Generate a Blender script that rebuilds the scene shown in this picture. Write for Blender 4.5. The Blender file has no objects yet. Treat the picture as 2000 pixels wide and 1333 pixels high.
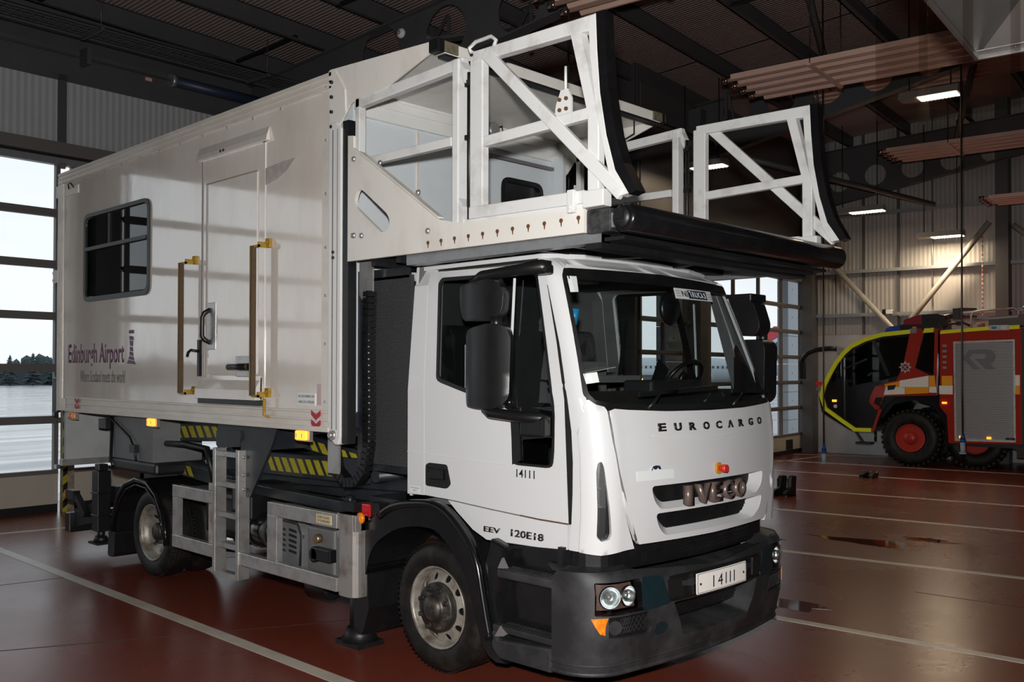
import bpy, bmesh, math, random
from mathutils import Vector, Matrix, geometry
import numpy as np
random.seed(7)
SC=bpy.context.scene
PI=math.pi
# ---------------------------------------------------------------- camera
CAMX,CAMY,CAMZ=4.822,-5.3306,2.03
YA,YB=.799,.914
fw=Vector((-math.cos(YA)*math.cos(.0137),math.sin(YA)*math.cos(.0137),math.sin(.0137)))
rt=Vector((math.sin(YA),math.cos(YA),0)); up=rt.cross(fw)
cr,sr=math.cos(.0019),math.sin(.0019)
r2=rt*cr+up*sr; u2=-rt*sr+up*cr
cd=bpy.data.cameras.new('camera'); cam=bpy.data.objects.new('camera',cd); SC.collection.objects.link(cam)
cam.matrix_world=Matrix(((r2.x,u2.x,-fw.x,CAMX),(r2.y,u2.y,-fw.y,CAMY),(r2.z,u2.z,-fw.z,CAMZ),(0,0,0,1)))
cd.sensor_width=36; cd.lens=36*1848/2000; cd.shift_y=(700-666.5)/2000; cd.clip_start=.05; cd.clip_end=2000
SC.camera=cam
# ---------------------------------------------------------------- sky: overcast, a little bluer overhead
W=bpy.data.worlds.new('overcast'); SC.world=W; W.use_nodes=True
nt=W.node_tree; nt.nodes.clear()
o=nt.nodes.new('ShaderNodeOutputWorld'); b=nt.nodes.new('ShaderNodeBackground')
tc=nt.nodes.new('ShaderNodeTexCoord'); sp=nt.nodes.new('ShaderNodeSeparateXYZ'); cr_=nt.nodes.new('ShaderNodeValToRGB')
cr_.color_ramp.elements[0].position=0.0; cr_.color_ramp.elements[0].color=(.93,.96,.98,1)
cr_.color_ramp.elements[1].position=.6; cr_.color_ramp.elements[1].color=(.72,.82,.9,1)
nz=nt.nodes.new('ShaderNodeTexNoise'); nz.inputs['Scale'].default_value=3; nz.inputs['Detail'].default_value=4
mp=nt.nodes.new('ShaderNodeMapping'); mp.inputs['Scale'].default_value=(1,1,5)
mx=nt.nodes.new('ShaderNodeMixRGB'); mx.blend_type='MULTIPLY'; mx.inputs[0].default_value=.22
nt.links.new(tc.outputs['Generated'],sp.inputs[0]); nt.links.new(sp.outputs['Z'],cr_.inputs[0])
nt.links.new(tc.outputs['Generated'],mp.inputs[0]); nt.links.new(mp.outputs[0],nz.inputs['Vector'])
nt.links.new(cr_.outputs[0],mx.inputs[1]); nt.links.new(nz.outputs[0],mx.inputs[2])
nt.links.new(mx.outputs[0],b.inputs[0]); nt.links.new(b.outputs[0],o.inputs[0])
b.inputs[1].default_value=1.28
SC.view_settings.view_transform='Standard'; SC.view_settings.look='None'; SC.view_settings.gamma=1
SC.view_settings.use_curve_mapping=False; SC.view_settings.exposure=0.0
# the photographer's flash, above the camera
fl=bpy.data.lights.new('camera_flash','SPOT'); fl.energy=1750; fl.shadow_soft_size=.06; fl.spot_size=math.radians(95); fl.spot_blend=.5; fl.color=(1,.985,.96)
fo=bpy.data.objects.new('camera_flash',fl); SC.collection.objects.link(fo)
fo.matrix_world=cam.matrix_world.copy(); fo.location=(CAMX-.02,CAMY-.02,CAMZ+.28)

# building frame: u along the door wall, v towards it
A_=YB-YA+PI/2
E1=Vector((-.11474669,.99339478,0)); E2=Vector((-.99339478,-.11474669,0))
BM=Matrix(((E1.x,E2.x,0,CAMX),(E1.y,E2.y,0,CAMY),(0,0,1,0),(0,0,0,1)))
wl=Vector((1,-.06,0)).normalized(); wn=Vector((.06,1,0)).normalized()
LM=BM@Matrix(((wl.x,wn.x,0,0),(wl.y,wn.y,0,13.96),(0,0,1,0),(0,0,0,1)))
# ---------------------------------------------------------------- materials
MATS={}
def mat(name,col,rough=.5,metal=0.,spec=.5,noise=0.,nscale=8.,ncol=None,nlo=.45,nhi=.65,bump=0.,bscale=60.,coat=0.,crough=.1,emit=None,es=0.,stretch=(1,1,1),rvar=0.,coords='Object'):
    if name in MATS: return MATS[name]
    m=bpy.data.materials.new(name); m.use_nodes=True; n=m.node_tree; L=n.links; p=n.nodes['Principled BSDF']
    p.inputs['Base Color'].default_value=(*col,1); p.inputs['Roughness'].default_value=rough; p.inputs['Metallic'].default_value=metal
    p.inputs['Specular IOR Level'].default_value=spec; p.inputs['Coat Weight'].default_value=coat; p.inputs['Coat Roughness'].default_value=crough
    if emit: p.inputs['Emission Color'].default_value=(*emit,1); p.inputs['Emission Strength'].default_value=es
    if noise or bump or rvar:
        t=n.nodes.new('ShaderNodeTexCoord'); mpn=n.nodes.new('ShaderNodeMapping'); mpn.inputs['Scale'].default_value=stretch
        L.new(t.outputs[coords],mpn.inputs[0])
        nn=n.nodes.new('ShaderNodeTexNoise'); nn.inputs['Scale'].default_value=nscale; nn.inputs['Detail'].default_value=6; nn.inputs['Roughness'].default_value=.6
        L.new(mpn.outputs[0],nn.inputs['Vector'])
        rp=n.nodes.new('ShaderNodeValToRGB'); rp.color_ramp.elements[0].position=nlo; rp.color_ramp.elements[1].position=nhi
        L.new(nn.outputs[0],rp.inputs[0])
        if noise:
            mm=n.nodes.new('ShaderNodeMixRGB'); mm.inputs[1].default_value=(*col,1); mm.inputs[2].default_value=(*(ncol or tuple(c*.5 for c in col)),1)
            ml=n.nodes.new('ShaderNodeMath'); ml.operation='MULTIPLY'; ml.inputs[1].default_value=noise
            L.new(rp.outputs[0],ml.inputs[0]); L.new(ml.outputs[0],mm.inputs[0]); L.new(mm.outputs[0],p.inputs['Base Color'])
        if rvar:
            ma=n.nodes.new('ShaderNodeMath'); ma.operation='MULTIPLY_ADD'; ma.inputs[1].default_value=rvar; ma.inputs[2].default_value=rough
            L.new(rp.outputs[0],ma.inputs[0]); L.new(ma.outputs[0],p.inputs['Roughness'])
        if bump:
            nb=n.nodes.new('ShaderNodeTexNoise'); nb.inputs['Scale'].default_value=bscale; nb.inputs['Detail'].default_value=3
            L.new(mpn.outputs[0],nb.inputs['Vector'])
            bb=n.nodes.new('ShaderNodeBump'); bb.inputs['Strength'].default_value=bump; bb.inputs['Distance'].default_value=.01
            L.new(nb.outputs[0],bb.inputs['Height']); L.new(bb.outputs[0],p.inputs['Normal'])
    MATS[name]=m; return m
def glass(name,tint,rough=.0,ior=1.45):
    if name in MATS: return MATS[name]
    m=bpy.data.materials.new(name); m.use_nodes=True; n=m.node_tree; L=n.links
    n.nodes.remove(n.nodes['Principled BSDF']); out=[x for x in n.nodes if x.type=='OUTPUT_MATERIAL'][0]
    t=n.nodes.new('ShaderNodeBsdfTransparent'); t.inputs[0].default_value=(*tint,1)
    g=n.nodes.new('ShaderNodeBsdfGlossy'); g.inputs['Roughness'].default_value=rough
    f=n.nodes.new('ShaderNodeFresnel'); f.inputs[0].default_value=ior; x=n.nodes.new('ShaderNodeMixShader')
    ge=n.nodes.new('ShaderNodeNewGeometry'); iv=n.nodes.new('ShaderNodeMath'); iv.operation='SUBTRACT'; iv.inputs[0].default_value=1; mu=n.nodes.new('ShaderNodeMath'); mu.operation='MULTIPLY'
    L.new(ge.outputs['Backfacing'],iv.inputs[1]); L.new(iv.outputs[0],mu.inputs[0]); L.new(f.outputs[0],mu.inputs[1])
    L.new(mu.outputs[0],x.inputs[0]); L.new(t.outputs[0],x.inputs[1]); L.new(g.outputs[0],x.inputs[2]); L.new(x.outputs[0],out.inputs[0])
    MATS[name]=m; return m
def ribbed(name,col,axis='X',scale=5.,strength=.6,rough=.55,dist=.02):
    """painted sheet metal with fine ribs"""
    m=mat(name,col,rough,noise=.35,nscale=.7,ncol=tuple(c*.75 for c in col)); n=m.node_tree; L=n.links; p=n.nodes['Principled BSDF']
    t=n.nodes.new('ShaderNodeTexCoord'); w=n.nodes.new('ShaderNodeTexWave'); w.bands_direction=axis; w.inputs['Scale'].default_value=scale
    w.wave_profile='TRI'
    L.new(t.outputs['Object'],w.inputs[0]); bb=n.nodes.new('ShaderNodeBump'); bb.inputs['Strength'].default_value=strength; bb.inputs['Distance'].default_value=dist
    L.new(w.outputs['Fac'],bb.inputs['Height']); L.new(bb.outputs[0],p.inputs['Normal']); return m
WHITE=mat('white_paint',(.74,.735,.72),.28,noise=.25,nscale=3,ncol=(.5,.47,.42),coat=.3,crough=.12,nlo=.5,nhi=.8)
CABW=mat('cab_white_paint',(.665,.67,.68),.32,noise=.2,nscale=2.2,ncol=(.56,.52,.47),coat=.3,crough=.12,nlo=.5,nhi=.8)
FRAMEW=mat('weathered_white_paint',(.70,.70,.69),.42,noise=.7,nscale=5,ncol=(.36,.33,.3),nlo=.52,nhi=.78,bump=.12)
PLATEW=mat('cream_white_paint',(.74,.71,.66),.35,noise=.5,nscale=4,ncol=(.52,.46,.38),nlo=.5,nhi=.75,bump=.08,stretch=(1,1,.5))
BODYW=mat('road_filmed_panel',(.80,.745,.69),.045,noise=.75,nscale=1.1,ncol=(.64,.56,.48),nlo=.42,nhi=.62,coat=1.,crough=.05,bump=.09,bscale=7,stretch=(1,1,.45),rvar=.13,spec=.9)
ALU=mat('brushed_aluminium',(.55,.54,.53),.38,metal=.75,noise=.5,nscale=9,ncol=(.3,.27,.24))
ALUW=mat('pale_aluminium_trim',(.74,.69,.63),.35,metal=.15,noise=.4,nscale=5,ncol=(.55,.48,.41),stretch=(.4,1,1))
INNER=mat('grey_white_laminate',(.62,.66,.69),.45,noise=.2,nscale=3,ncol=(.5,.53,.55))
DARK=mat('black_steel',(.007,.0075,.009),.45,noise=.4,nscale=20,ncol=(.018,.017,.016))
SLATE=mat('slate_painted_steel',(.013,.016,.021),.42,noise=.4,nscale=6,ncol=(.04,.042,.045))
BLACKP=mat('black_plastic',(.007,.007,.0075),.36,noise=.3,nscale=9,ncol=(.016,.016,.017),bump=.06,bscale=200)
SHINYB=mat('wet_black_plastic',(.006,.006,.007),.2,noise=.2,nscale=8,ncol=(.02,.02,.02))
GREYP=mat('scuffed_grey_plastic',(.018,.0185,.02),.5,noise=.7,nscale=3.2,ncol=(.055,.055,.058),bump=.15,bscale=250)
RUBBER=mat('tyre_rubber',(.007,.0065,.006),.5,spec=.35,noise=.7,nscale=7,ncol=(.026,.022,.018),bump=.2,bscale=90)
RIM=mat('dirty_silver_wheel',(.36,.335,.29),.45,metal=.4,noise=.9,nscale=8,ncol=(.08,.055,.035),nlo=.4,nhi=.7)
HUBM=mat('dark_hub_metal',(.028,.026,.024),.45,metal=.4,noise=.7,nscale=14,ncol=(.12,.1,.08))
CHROME=mat('bright_reflector',(.9,.91,.92),.22,metal=1)
YEL=mat('yellow_paint',(.42,.26,.02),.5,noise=.8,nscale=12,ncol=(.25,.14,.03))
HAZY=mat('hazard_yellow',(.42,.36,.02),.5,noise=.4,nscale=10,ncol=(.2,.16,.02))
AMB=mat('amber_lens',(.8,.22,.01),.15,coat=.6)
AMBL=mat('lit_amber_lens',(.9,.3,.02),.2,emit=(1,.32,.02),es=2.2)
REDL=mat('red_lens',(.35,.01,.015),.15,coat=.6,emit=(1,.02,.03),es=.12)
RUST=mat('rust',(.12,.05,.02),.8)
PURP=mat('purple_vinyl',(.095,.02,.07),.4)
GREYV=mat('grey_vinyl',(.16,.15,.15),.4)
REDV=mat('red_vinyl',(.4,.02,.03),.4)
BLKV=mat('black_vinyl',(.012,.012,.012),.4)
STICK=mat('pale_sticker',(.75,.78,.77),.4)
PLATE=mat('reflective_plate_sheet',(1,.96,.9),.35)
BADGE=mat('dark_chrome_badge',(.09,.08,.075),.25,metal=.8)
BLUE=mat('blue_plastic',(.02,.25,.5),.35)
BLUED=mat('dark_blue_plastic',(.01,.05,.2),.35)
REDB=mat('red_button',(.6,.03,.02),.35)
FAB=mat('dark_seat_fabric',(.02,.02,.022),.9,noise=.8,nscale=5,ncol=(.06,.055,.055),nlo=.49,nhi=.51)
TRIM=mat('grey_cab_lining',(.11,.11,.112),.8,noise=.3,nscale=5)
PLANT=mat('speckled_dark_panel',(.03,.031,.033),.6,noise=.6,nscale=90,ncol=(.09,.09,.09))
TINT=glass('tinted_glass',(.62,.64,.64)); CLEAR=glass('clear_glass',(.93,.95,.95)); SMOKE=glass('windscreen_glass',(.86,.88,.88)); DGL=glass('door_glazing',(.98,.99,.995)); FILM=glass('clear_plastic_strip',(.90,.88,.86),.08,1.7)
STEEL=mat('dark_roof_steel',(.07,.07,.073),.5,noise=.3,nscale=3,ncol=(.095,.09,.09))
GALV=mat('galvanised_steel',(.34,.35,.36),.35,metal=.6,noise=.4,nscale=12,ncol=(.22,.23,.24))
HEATM=mat('heater_panel_enamel',(.68,.44,.35),.33,noise=.3,nscale=3,ncol=(.55,.34,.26))
DOORF=mat('door_frame_grey',(.13,.12,.115),.45)
DOORP=mat('cream_door_panel',(.47,.42,.36),.4,noise=.3,nscale=1.5,ncol=(.38,.33,.28))
FRED=mat('fire_red',(.42,.022,.008),.22,coat=.6,crough=.05)
FYEL=mat('fluorescent_yellow',(.96,1,.03),.35)
FORG=mat('reflective_amber',(1,.42,.01),.35); FWHT=mat('reflective_white',(1,.98,.9),.35)
FBLK=mat('gloss_black_body',(.008,.008,.009),.2,coat=.4)
FINW=mat('grey_concrete_fin',(.5,.56,.6),.7)

# ---------------------------------------------------------------- builders
def link(name,me,parent=None,kind=None,mw=None):
    o=bpy.data.objects.new(name,me); SC.collection.objects.link(o)
    if parent is not None:
        o.parent=parent
    if mw is not None: o.matrix_world=mw
    if kind: o['kind']=kind
    return o
def thing(name,label,cat,loc=(0,0,0),rz=0,group=None,mw=None):
    o=bpy.data.objects.new(name,None); SC.collection.objects.link(o); o.empty_display_size=.1
    if mw is None: mw=Matrix.Translation(loc)@Matrix.Rotation(rz,4,'Z')
    o.matrix_world=mw; o['label']=label; o['category']=cat
    if group: o['group']=group
    return o
def tag(o,label,cat,group=None):
    o['label']=label; o['category']=cat
    if group: o['group']=group
    return o
def pip(x,y,P):
    c=False; j=len(P)-1
    for i in range(len(P)):
        xi,yi=P[i][0],P[i][1]; xj,yj=P[j][0],P[j][1]
        if (yi>y)!=(yj>y) and x<(xj-xi)*(y-yi)/(yj-yi)+xi: c=not c
        j=i
    return c
def densify(P,d):
    out=[]
    for i in range(len(P)):
        a=Vector(P[i]);b_=Vector(P[(i+1)%len(P)]);n=max(1,int(math.ceil((b_-a).length/d)))
        for k in range(n): out.append(tuple(a.lerp(b_,k/n)))
    return out
def rrect(x0,x1,y0,y1,r,n=4):
    P=[]
    for cx,cy,a in((x1-r,y1-r,0),(x0+r,y1-r,90),(x0+r,y0+r,180),(x1-r,y0+r,270)):
        for k in range(n+1):
            t=math.radians(a+90*k/n); P.append((cx+r*math.cos(t),cy+r*math.sin(t)))
    return P
def circ(cx,cy,r,n=20,ry=None):
    return [(cx+r*math.cos(2*PI*k/n),cy+(ry or r)*math.sin(2*PI*k/n)) for k in range(n)]
def rounded(P,r,n=3):
    out=[];N=len(P)
    for i in range(N):
        a=Vector(P[i-1][:2]);b_=Vector(P[i][:2]);c=Vector(P[(i+1)%N][:2])
        rr=min(r,(a-b_).length*.45,(c-b_).length*.45); p=b_+(a-b_).normalized()*rr; q=b_+(c-b_).normalized()*rr
        for k in range(n+1):
            t=k/n; out.append(tuple(p*(1-t)**2+b_*2*t*(1-t)+q*t*t))
    return out
class G:
    def __init__(s): s.b=bmesh.new()
    def box(s,x0,x1,y0,y1,z0,z1,mi=0,M=None):
        vs=[Vector((x,y,z)) for x in(x0,x1) for y in(y0,y1) for z in(z0,z1)]
        if M: vs=[M@v for v in vs]
        v=[s.b.verts.new(p) for p in vs]
        for f in((0,1,3,2),(4,6,7,5),(0,4,5,1),(2,3,7,6),(0,2,6,4),(1,5,7,3)):
            fa=s.b.faces.new([v[i] for i in f]); fa.material_index=mi
        return s
    def bar(s,a,b_,w,h,upv=(0,0,1),mi=0,ext=0):
        a=Vector(a);b_=Vector(b_);d=(b_-a).normalized();a=a-d*ext;b_=b_+d*ext;u=Vector(upv)
        sd=d.cross(u)
        if sd.length<1e-3: sd=d.cross(Vector((1,0,0)))
        sd.normalize();u=sd.cross(d)
        M=Matrix(((d.x,sd.x,u.x,a.x),(d.y,sd.y,u.y,a.y),(d.z,sd.z,u.z,a.z),(0,0,0,1)))
        return s.box(0,(b_-a).length,-w/2,w/2,-h/2,h/2,mi,M)
    def cyl(s,a,b_,r,r2=None,n=14,mi=0,smooth=True):
        a=Vector(a);b_=Vector(b_);d=(b_-a).normalized();r2=r if r2 is None else r2
        u=d.orthogonal().normalized();w=d.cross(u);R1=[];R2=[]
        for k in range(n):
            t=2*PI*k/n;e=u*math.cos(t)+w*math.sin(t)
            R1.append(s.b.verts.new(a+e*r));R2.append(s.b.verts.new(b_+e*r2))
        for k in range(n):
            f=s.b.faces.new((R1[k],R1[(k+1)%n],R2[(k+1)%n],R2[k]));f.smooth=smooth;f.material_index=mi
        f=s.b.faces.new(R1[::-1]);f.material_index=mi
        f=s.b.faces.new(R2);f.material_index=mi
        return s
    def tube(s,P,r,n=8,mi=0,closed=False):
        P=[Vector(p) for p in P];N=len(P);rings=[];pu=None
        rr=r if isinstance(r,(list,tuple)) else [r]*N
        for i,p in enumerate(P):
            if closed: d=(P[(i+1)%N]-P[i-1]).normalized()
            else: d=((P[i+1] if i<N-1 else p)-(P[i-1] if i else p)).normalized()
            if pu is None: u=d.orthogonal().normalized()
            else:
                u=pu-d*pu.dot(d); u=u.normalized() if u.length>1e-4 else d.orthogonal().normalized()
            pu=u;w=d.cross(u)
            rings.append([s.b.verts.new(p+(u*math.cos(2*PI*k/n)+w*math.sin(2*PI*k/n))*rr[i]) for k in range(n)])
        for i in range(N if closed else N-1):
            A=rings[i];B=rings[(i+1)%N]
            for k in range(n):
                f=s.b.faces.new((A[k],A[(k+1)%n],B[(k+1)%n],B[k]));f.smooth=True;f.material_index=mi
        if not closed:
            f=s.b.faces.new(rings[0][::-1]);f.material_index=mi
            f=s.b.faces.new(rings[-1]);f.material_index=mi
        return s
    def lathe(s,prof,c,axis='Y',n=36,mi=0,cap=True,sgn=1):
        """prof: list of (r, t) ; t along axis"""
        rings=[];c=Vector(c)
        for r,t in prof:
            ring=[]
            for k in range(n):
                a=2*PI*k/n;p=(r*math.cos(a),r*math.sin(a))
                q=Vector((p[0],t*sgn,p[1])) if axis=='Y' else (Vector((t*sgn,p[0],p[1])) if axis=='X' else Vector((p[0],p[1],t*sgn)))
                ring.append(s.b.verts.new(c+q))
            rings.append(ring)
        for A,B in zip(rings,rings[1:]):
            for k in range(n):
                f=s.b.faces.new((A[k],A[(k+1)%n],B[(k+1)%n],B[k]));f.smooth=True;f.material_index=mi
        if cap:
            for R in(rings[0],rings[-1]):
                f=s.b.faces.new(R);f.material_index=mi
        return s
    def prism(s,P,plane,a,b_,mi=0):
        """extrude convex/concave polygon P (2D) from a to b. plane 'xz': along y; 'yz': along x; 'xy': along z"""
        def mk(p,t): return {'xz':(p[0],t,p[1]),'yz':(t,p[0],p[1]),'xy':(p[0],p[1],t)}[plane]
        A=[s.b.verts.new(mk(p,a)) for p in P];B=[s.b.verts.new(mk(p,b_)) for p in P]
        fs=[s.b.faces.new(A),s.b.faces.new(B[::-1])]
        for i in range(len(P)): fs.append(s.b.faces.new((A[i],B[i],B[(i+1)%len(P)],A[(i+1)%len(P)])))
        for f in fs: f.material_index=mi
        return s
    def patch(s,P,fm,th=.02,holes=(),d=.2,flip=1,off=0.,mi=0,mi_in=None,smooth=False,asp=1.):
        """polygon with holes mapped through fm(a,b)->point, given thickness th inward"""
        mi_in=mi if mi_in is None else mi_in
        loops=[P]+list(holes); V=[];E=[]
        for Lp in loops:
            q=densify([(p[0],p[1]*asp) for p in Lp],d);i0=len(V);V+=q
            E+=[(i0+k,i0+(k+1)%len(q)) for k in range(len(q))]
        xs=[p[0] for p in P];ys=[p[1]*asp for p in P]
        if d<50:
            nx=int((max(xs)-min(xs))/d);ny=int((max(ys)-min(ys))/d)
            Lp2=[[(p[0],p[1]*asp) for p in l] for l in loops]
            for i in range(1,nx+1):
                for j in range(1,ny+1):
                    x=min(xs)+(i-.5+.001*j)*d;y=min(ys)+(j-.5)*d
                    if pip(x,y,Lp2[0]) and not any(pip(x,y,h) for h in Lp2[1:]): V.append((x,y))
        Lp2=[[(p[0],p[1]*asp) for p in l] for l in loops]
        ov,oe,of,_,_,_=geometry.delaunay_2d_cdt([Vector(v) for v in V],E,[],0,1e-6)
        T=[]
        for f in of:
            cx=sum(ov[i].x for i in f)/len(f);cy=sum(ov[i].y for i in f)/len(f)
            if pip(cx,cy,Lp2[0]) and not any(pip(cx,cy,h) for h in Lp2[1:]): T.append(list(f))
        e=1e-3;top={};bot={}
        for t in T:
            for i in t:
                if i in top: continue
                x,y=ov[i].x,ov[i].y/asp
                p=Vector(fm(x,y));n=(Vector(fm(x+e,y))-p).cross(Vector(fm(x,y+e))-p)
                n=n.normalized()*flip if n.length>0 else Vector((0,0,1))
                top[i]=s.b.verts.new(p+n*off)
                if th: bot[i]=s.b.verts.new(p+n*(off-th))
        ec={}
        for t in T:
            tt=t if flip>0 else t[::-1]
            f=s.b.faces.new([top[i] for i in tt]);f.material_index=mi;f.smooth=smooth
            if th:
                f=s.b.faces.new([bot[i] for i in tt[::-1]]);f.material_index=mi_in;f.smooth=smooth
                for k in range(len(tt)):
                    a,b_=tt[k],tt[(k+1)%len(tt)]
                    if (b_,a) in ec: del ec[(b_,a)]
                    else: ec[(a,b_)]=1
        for a,b_ in ec:
            f=s.b.faces.new((top[a],bot[a],bot[b_],top[b_]));f.material_index=mi
            for e_ in f.edges: e_.smooth=False
        return s
    def ring(s,A,B,mi=0,smooth=False):
        a=[s.b.verts.new(p) for p in A];c=[s.b.verts.new(p) for p in B];n=len(a)
        for k in range(n):
            f=s.b.faces.new((a[k],a[(k+1)%n],c[(k+1)%n],c[k]));f.material_index=mi;f.smooth=smooth
        return s
    def build(s,name,mats,parent=None,kind=None,mw=None,bevel=0.,label=None,norm=True):
        if norm: bmesh.ops.recalc_face_normals(s.b,faces=s.b.faces)
        me=bpy.data.meshes.new(name); s.b.to_mesh(me); s.b.free()
        for m in (mats if isinstance(mats,(list,tuple)) else [mats]): me.materials.append(m)
        o=link(name,me,parent,kind,mw)
        if bevel:
            bv=o.modifiers.new('bevel','BEVEL'); bv.width=bevel; bv.segments=2; bv.limit_method='ANGLE'; bv.angle_limit=math.radians(40)
            bv.harden_normals=False
        if label: o['label']=label
        return o
def text(name,s,fm,width=None,height=None,depth=.002,m=None,parent=None,off=0.,shear=0.,bold=0.,asp=None,flip=1,kind=None,res=3):
    """lettering as real relief: flat text mesh mapped through fm(x,y) with x,y in metres from lower left"""
    cu=bpy.data.curves.new(name,'FONT'); cu.body=s; cu.size=1; cu.offset=bold; cu.shear=shear; cu.resolution_u=res; cu.fill_mode='FRONT'
    to=bpy.data.objects.new('tmp',cu); SC.collection.objects.link(to)
    dg=bpy.context.evaluated_depsgraph_get(); me=bpy.data.meshes.new_from_object(to.evaluated_get(dg)); bpy.data.objects.remove(to); bpy.data.curves.remove(cu)
    xs=[v.co.x for v in me.vertices];ys=[v.co.y for v in me.vertices];x0,x1,y0,y1=min(xs),max(xs),min(ys),max(ys)
    kx=width/(x1-x0) if width else None; ky=height/(y1-y0) if height else None
    kx=kx or ky; ky=ky or kx
    bm=bmesh.new();bm.from_mesh(me);bpy.data.meshes.remove(me)
    bmesh.ops.remove_doubles(bm,verts=bm.verts,dist=1e-5)
    e=1e-3;base={}
    for v in bm.verts:
        x=(v.co.x-x0)*kx;y=(v.co.y-y0)*ky
        p=Vector(fm(x,y));n=((Vector(fm(x+e,y))-p).cross(Vector(fm(x,y+e))-p)).normalized()*flip
        v.co=p+n*off; base[v]=n*depth
    r=bmesh.ops.extrude_face_region(bm,geom=bm.faces[:])
    src={tuple(round(c,6) for c in v.co):n for v,n in base.items()}
    for v in [g for g in r['geom'] if isinstance(g,bmesh.types.BMVert)]:
        v.co=v.co+src[tuple(round(c,6) for c in v.co)]
    bmesh.ops.recalc_face_normals(bm,faces=bm.faces)
    me=bpy.data.meshes.new(name);bm.to_mesh(me);bm.free();me.materials.append(m)
    return link(name,me,parent,kind)
def mirror(o,parent=None,name=None):
    """copy reflected to the other side of the truck (y -> -y)"""
    c=o.copy(); me=o.data.copy(); me.transform(Matrix.Diagonal((1,-1,1,1))); me.flip_normals(); c.data=me; SC.collection.objects.link(c)
    c.parent=parent if parent is not None else o.parent
    for k in o.children: mirror(k,c)
    return c
def copytree(o,parent=None,loc=None,rz=None):
    c=o.copy(); SC.collection.objects.link(c); c.parent=parent
    if loc is not None: c.location=loc
    if rz is not None: c.rotation_euler=(0,0,rz)
    for k in o.children: copytree(k,c)
    return c
BX=lambda x0,x1,y0,y1,z0,z1:G().box(x0,x1,y0,y1,z0,z1)
# ================================================================ SETTING (building coordinates u,v,z)
SD=dict(kind='structure')
FLOORM=mat('red_epoxy_floor',(.20,.042,.024),.20,noise=.8,nscale=.5,ncol=(.115,.026,.016),nlo=.25,nhi=.8,bump=.02,bscale=2.2,rvar=.16,spec=.34)
LINEM=mat('floor_line_paint',(.56,.50,.42),.35,noise=.5,nscale=2.5,ncol=(.36,.28,.22))
floor=G().box(-16,30,-17,14.6,-.3,0).build('floor',FLOORM,kind='structure',mw=BM)
bv=floor
def bp_(name,g,m,parent=None,M=None,**k):      # structural piece in building frame
    return g.build(name,m,parent,mw=(BM if M is None else M),**k)
# painted lines
def fline(a,b_,w=.1):
    a=Vector((*a,0));b_=Vector((*b_,0));g=G().bar(a+Vector((0,0,.0015)),b_+Vector((0,0,.0015)),w,.003); bp_('floor_line',g,LINEM,floor)
fline((5.06,12.1),(3.50,-2),.11)
fline((4.9,12.36),(7.6,11.6),.07)
fline((7.75,8.2),(7.33,-2),.1)
fline((10.25,8.2),(10.6,-2),.1); fline((13.42,8.2),(13.6,-2),.1); fline((15.8,8.3),(16.3,-2),.1); fline((18.7,8.4),(18.98,-2),.1)
fline((20.85,8.5),(21.4,-2),.1); fline((22.7,8.75),(23.35,6.6),.07); fline((20.2,8.35),(23.3,7.85),.07)
# expansion joints and a drain strip
JM=mat('floor_joint',(.03,.012,.01),.6)
for a,b_ in (((3.3,9.5),(8.3,8.2)),((1.0,8.5),(6.2,5.2)),((9.0,-3),(9.2,2.4))):
    a=Vector((*a,.0008));b_=Vector((*b_,.0008)); bp_('floor_joint',G().bar(a,b_,.012,.0016),JM,floor)
# standing water
WATER=mat('standing_water',(.10,.028,.018),.05,spec=.6)
def blob(cx,cy,rx,ry,seed,n=26,rot=0):
    rnd=random.Random(seed);P=[]
    ph=[rnd.uniform(0,6.28) for _ in range(4)]
    for k in range(n):
        t=2*PI*k/n;r=1+.28*math.sin(2*t+ph[0])+.22*math.sin(3*t+ph[1])+.14*math.sin(5*t+ph[2])+.1*math.sin(9*t+ph[3])
        x=rx*r*math.cos(t);y=ry*r*math.sin(t);P.append((cx+x*math.cos(rot)-y*math.sin(rot),cy+x*math.sin(rot)+y*math.cos(rot)))
    return P
for i,(u,v,rx,ry) in enumerate([(11.55,3.55,.16,.75),(12.1,3.0,.1,.4),(11.0,4.8,.1,.35),(7.9,6.9,.25,.5),(7.0,9.9,.10,.7),(6.55,9.1,.07,.5),(8.0,3.2,.16,.4)]):
    w=bp_('puddle',G().prism(blob(u,v,rx,ry,i+3),'xy',0.0004,.0012),WATER,None)
    w['kind']='structure'; w.name='puddle'
    w.parent=floor; w.matrix_world=BM
# ---- cladding
CLAD=ribbed('white_ribbed_cladding',(.42,.43,.44),'X',3.2,.5,.5)
CLADL=ribbed('grey_ribbed_cladding',(.33,.33,.345),'X',3.2,.5,.5)
CLADY=ribbed('beige_ribbed_cladding',(.36,.345,.33),'Y',3.2,.5,.5)
BLOCK=mat('painted_block_wall',(.47,.475,.49),.6,noise=.25,nscale=1.2,bump=.15,bscale=40)
ROOFM=ribbed('ribbed_roof_deck',(.32,.26,.25),'X',4.2,.55,.5,.03)
# left wall (door wall): local x along wall (about u), y outward
wall_left=BX(-16,15.2,-.02,.12,6.24,8.2).build('wall_left',STEEL,kind='structure',mw=LM)
def wp(name,g,m,kind=None,**k): return g.build(name,m,wall_left,mw=LM,**k)
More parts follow.
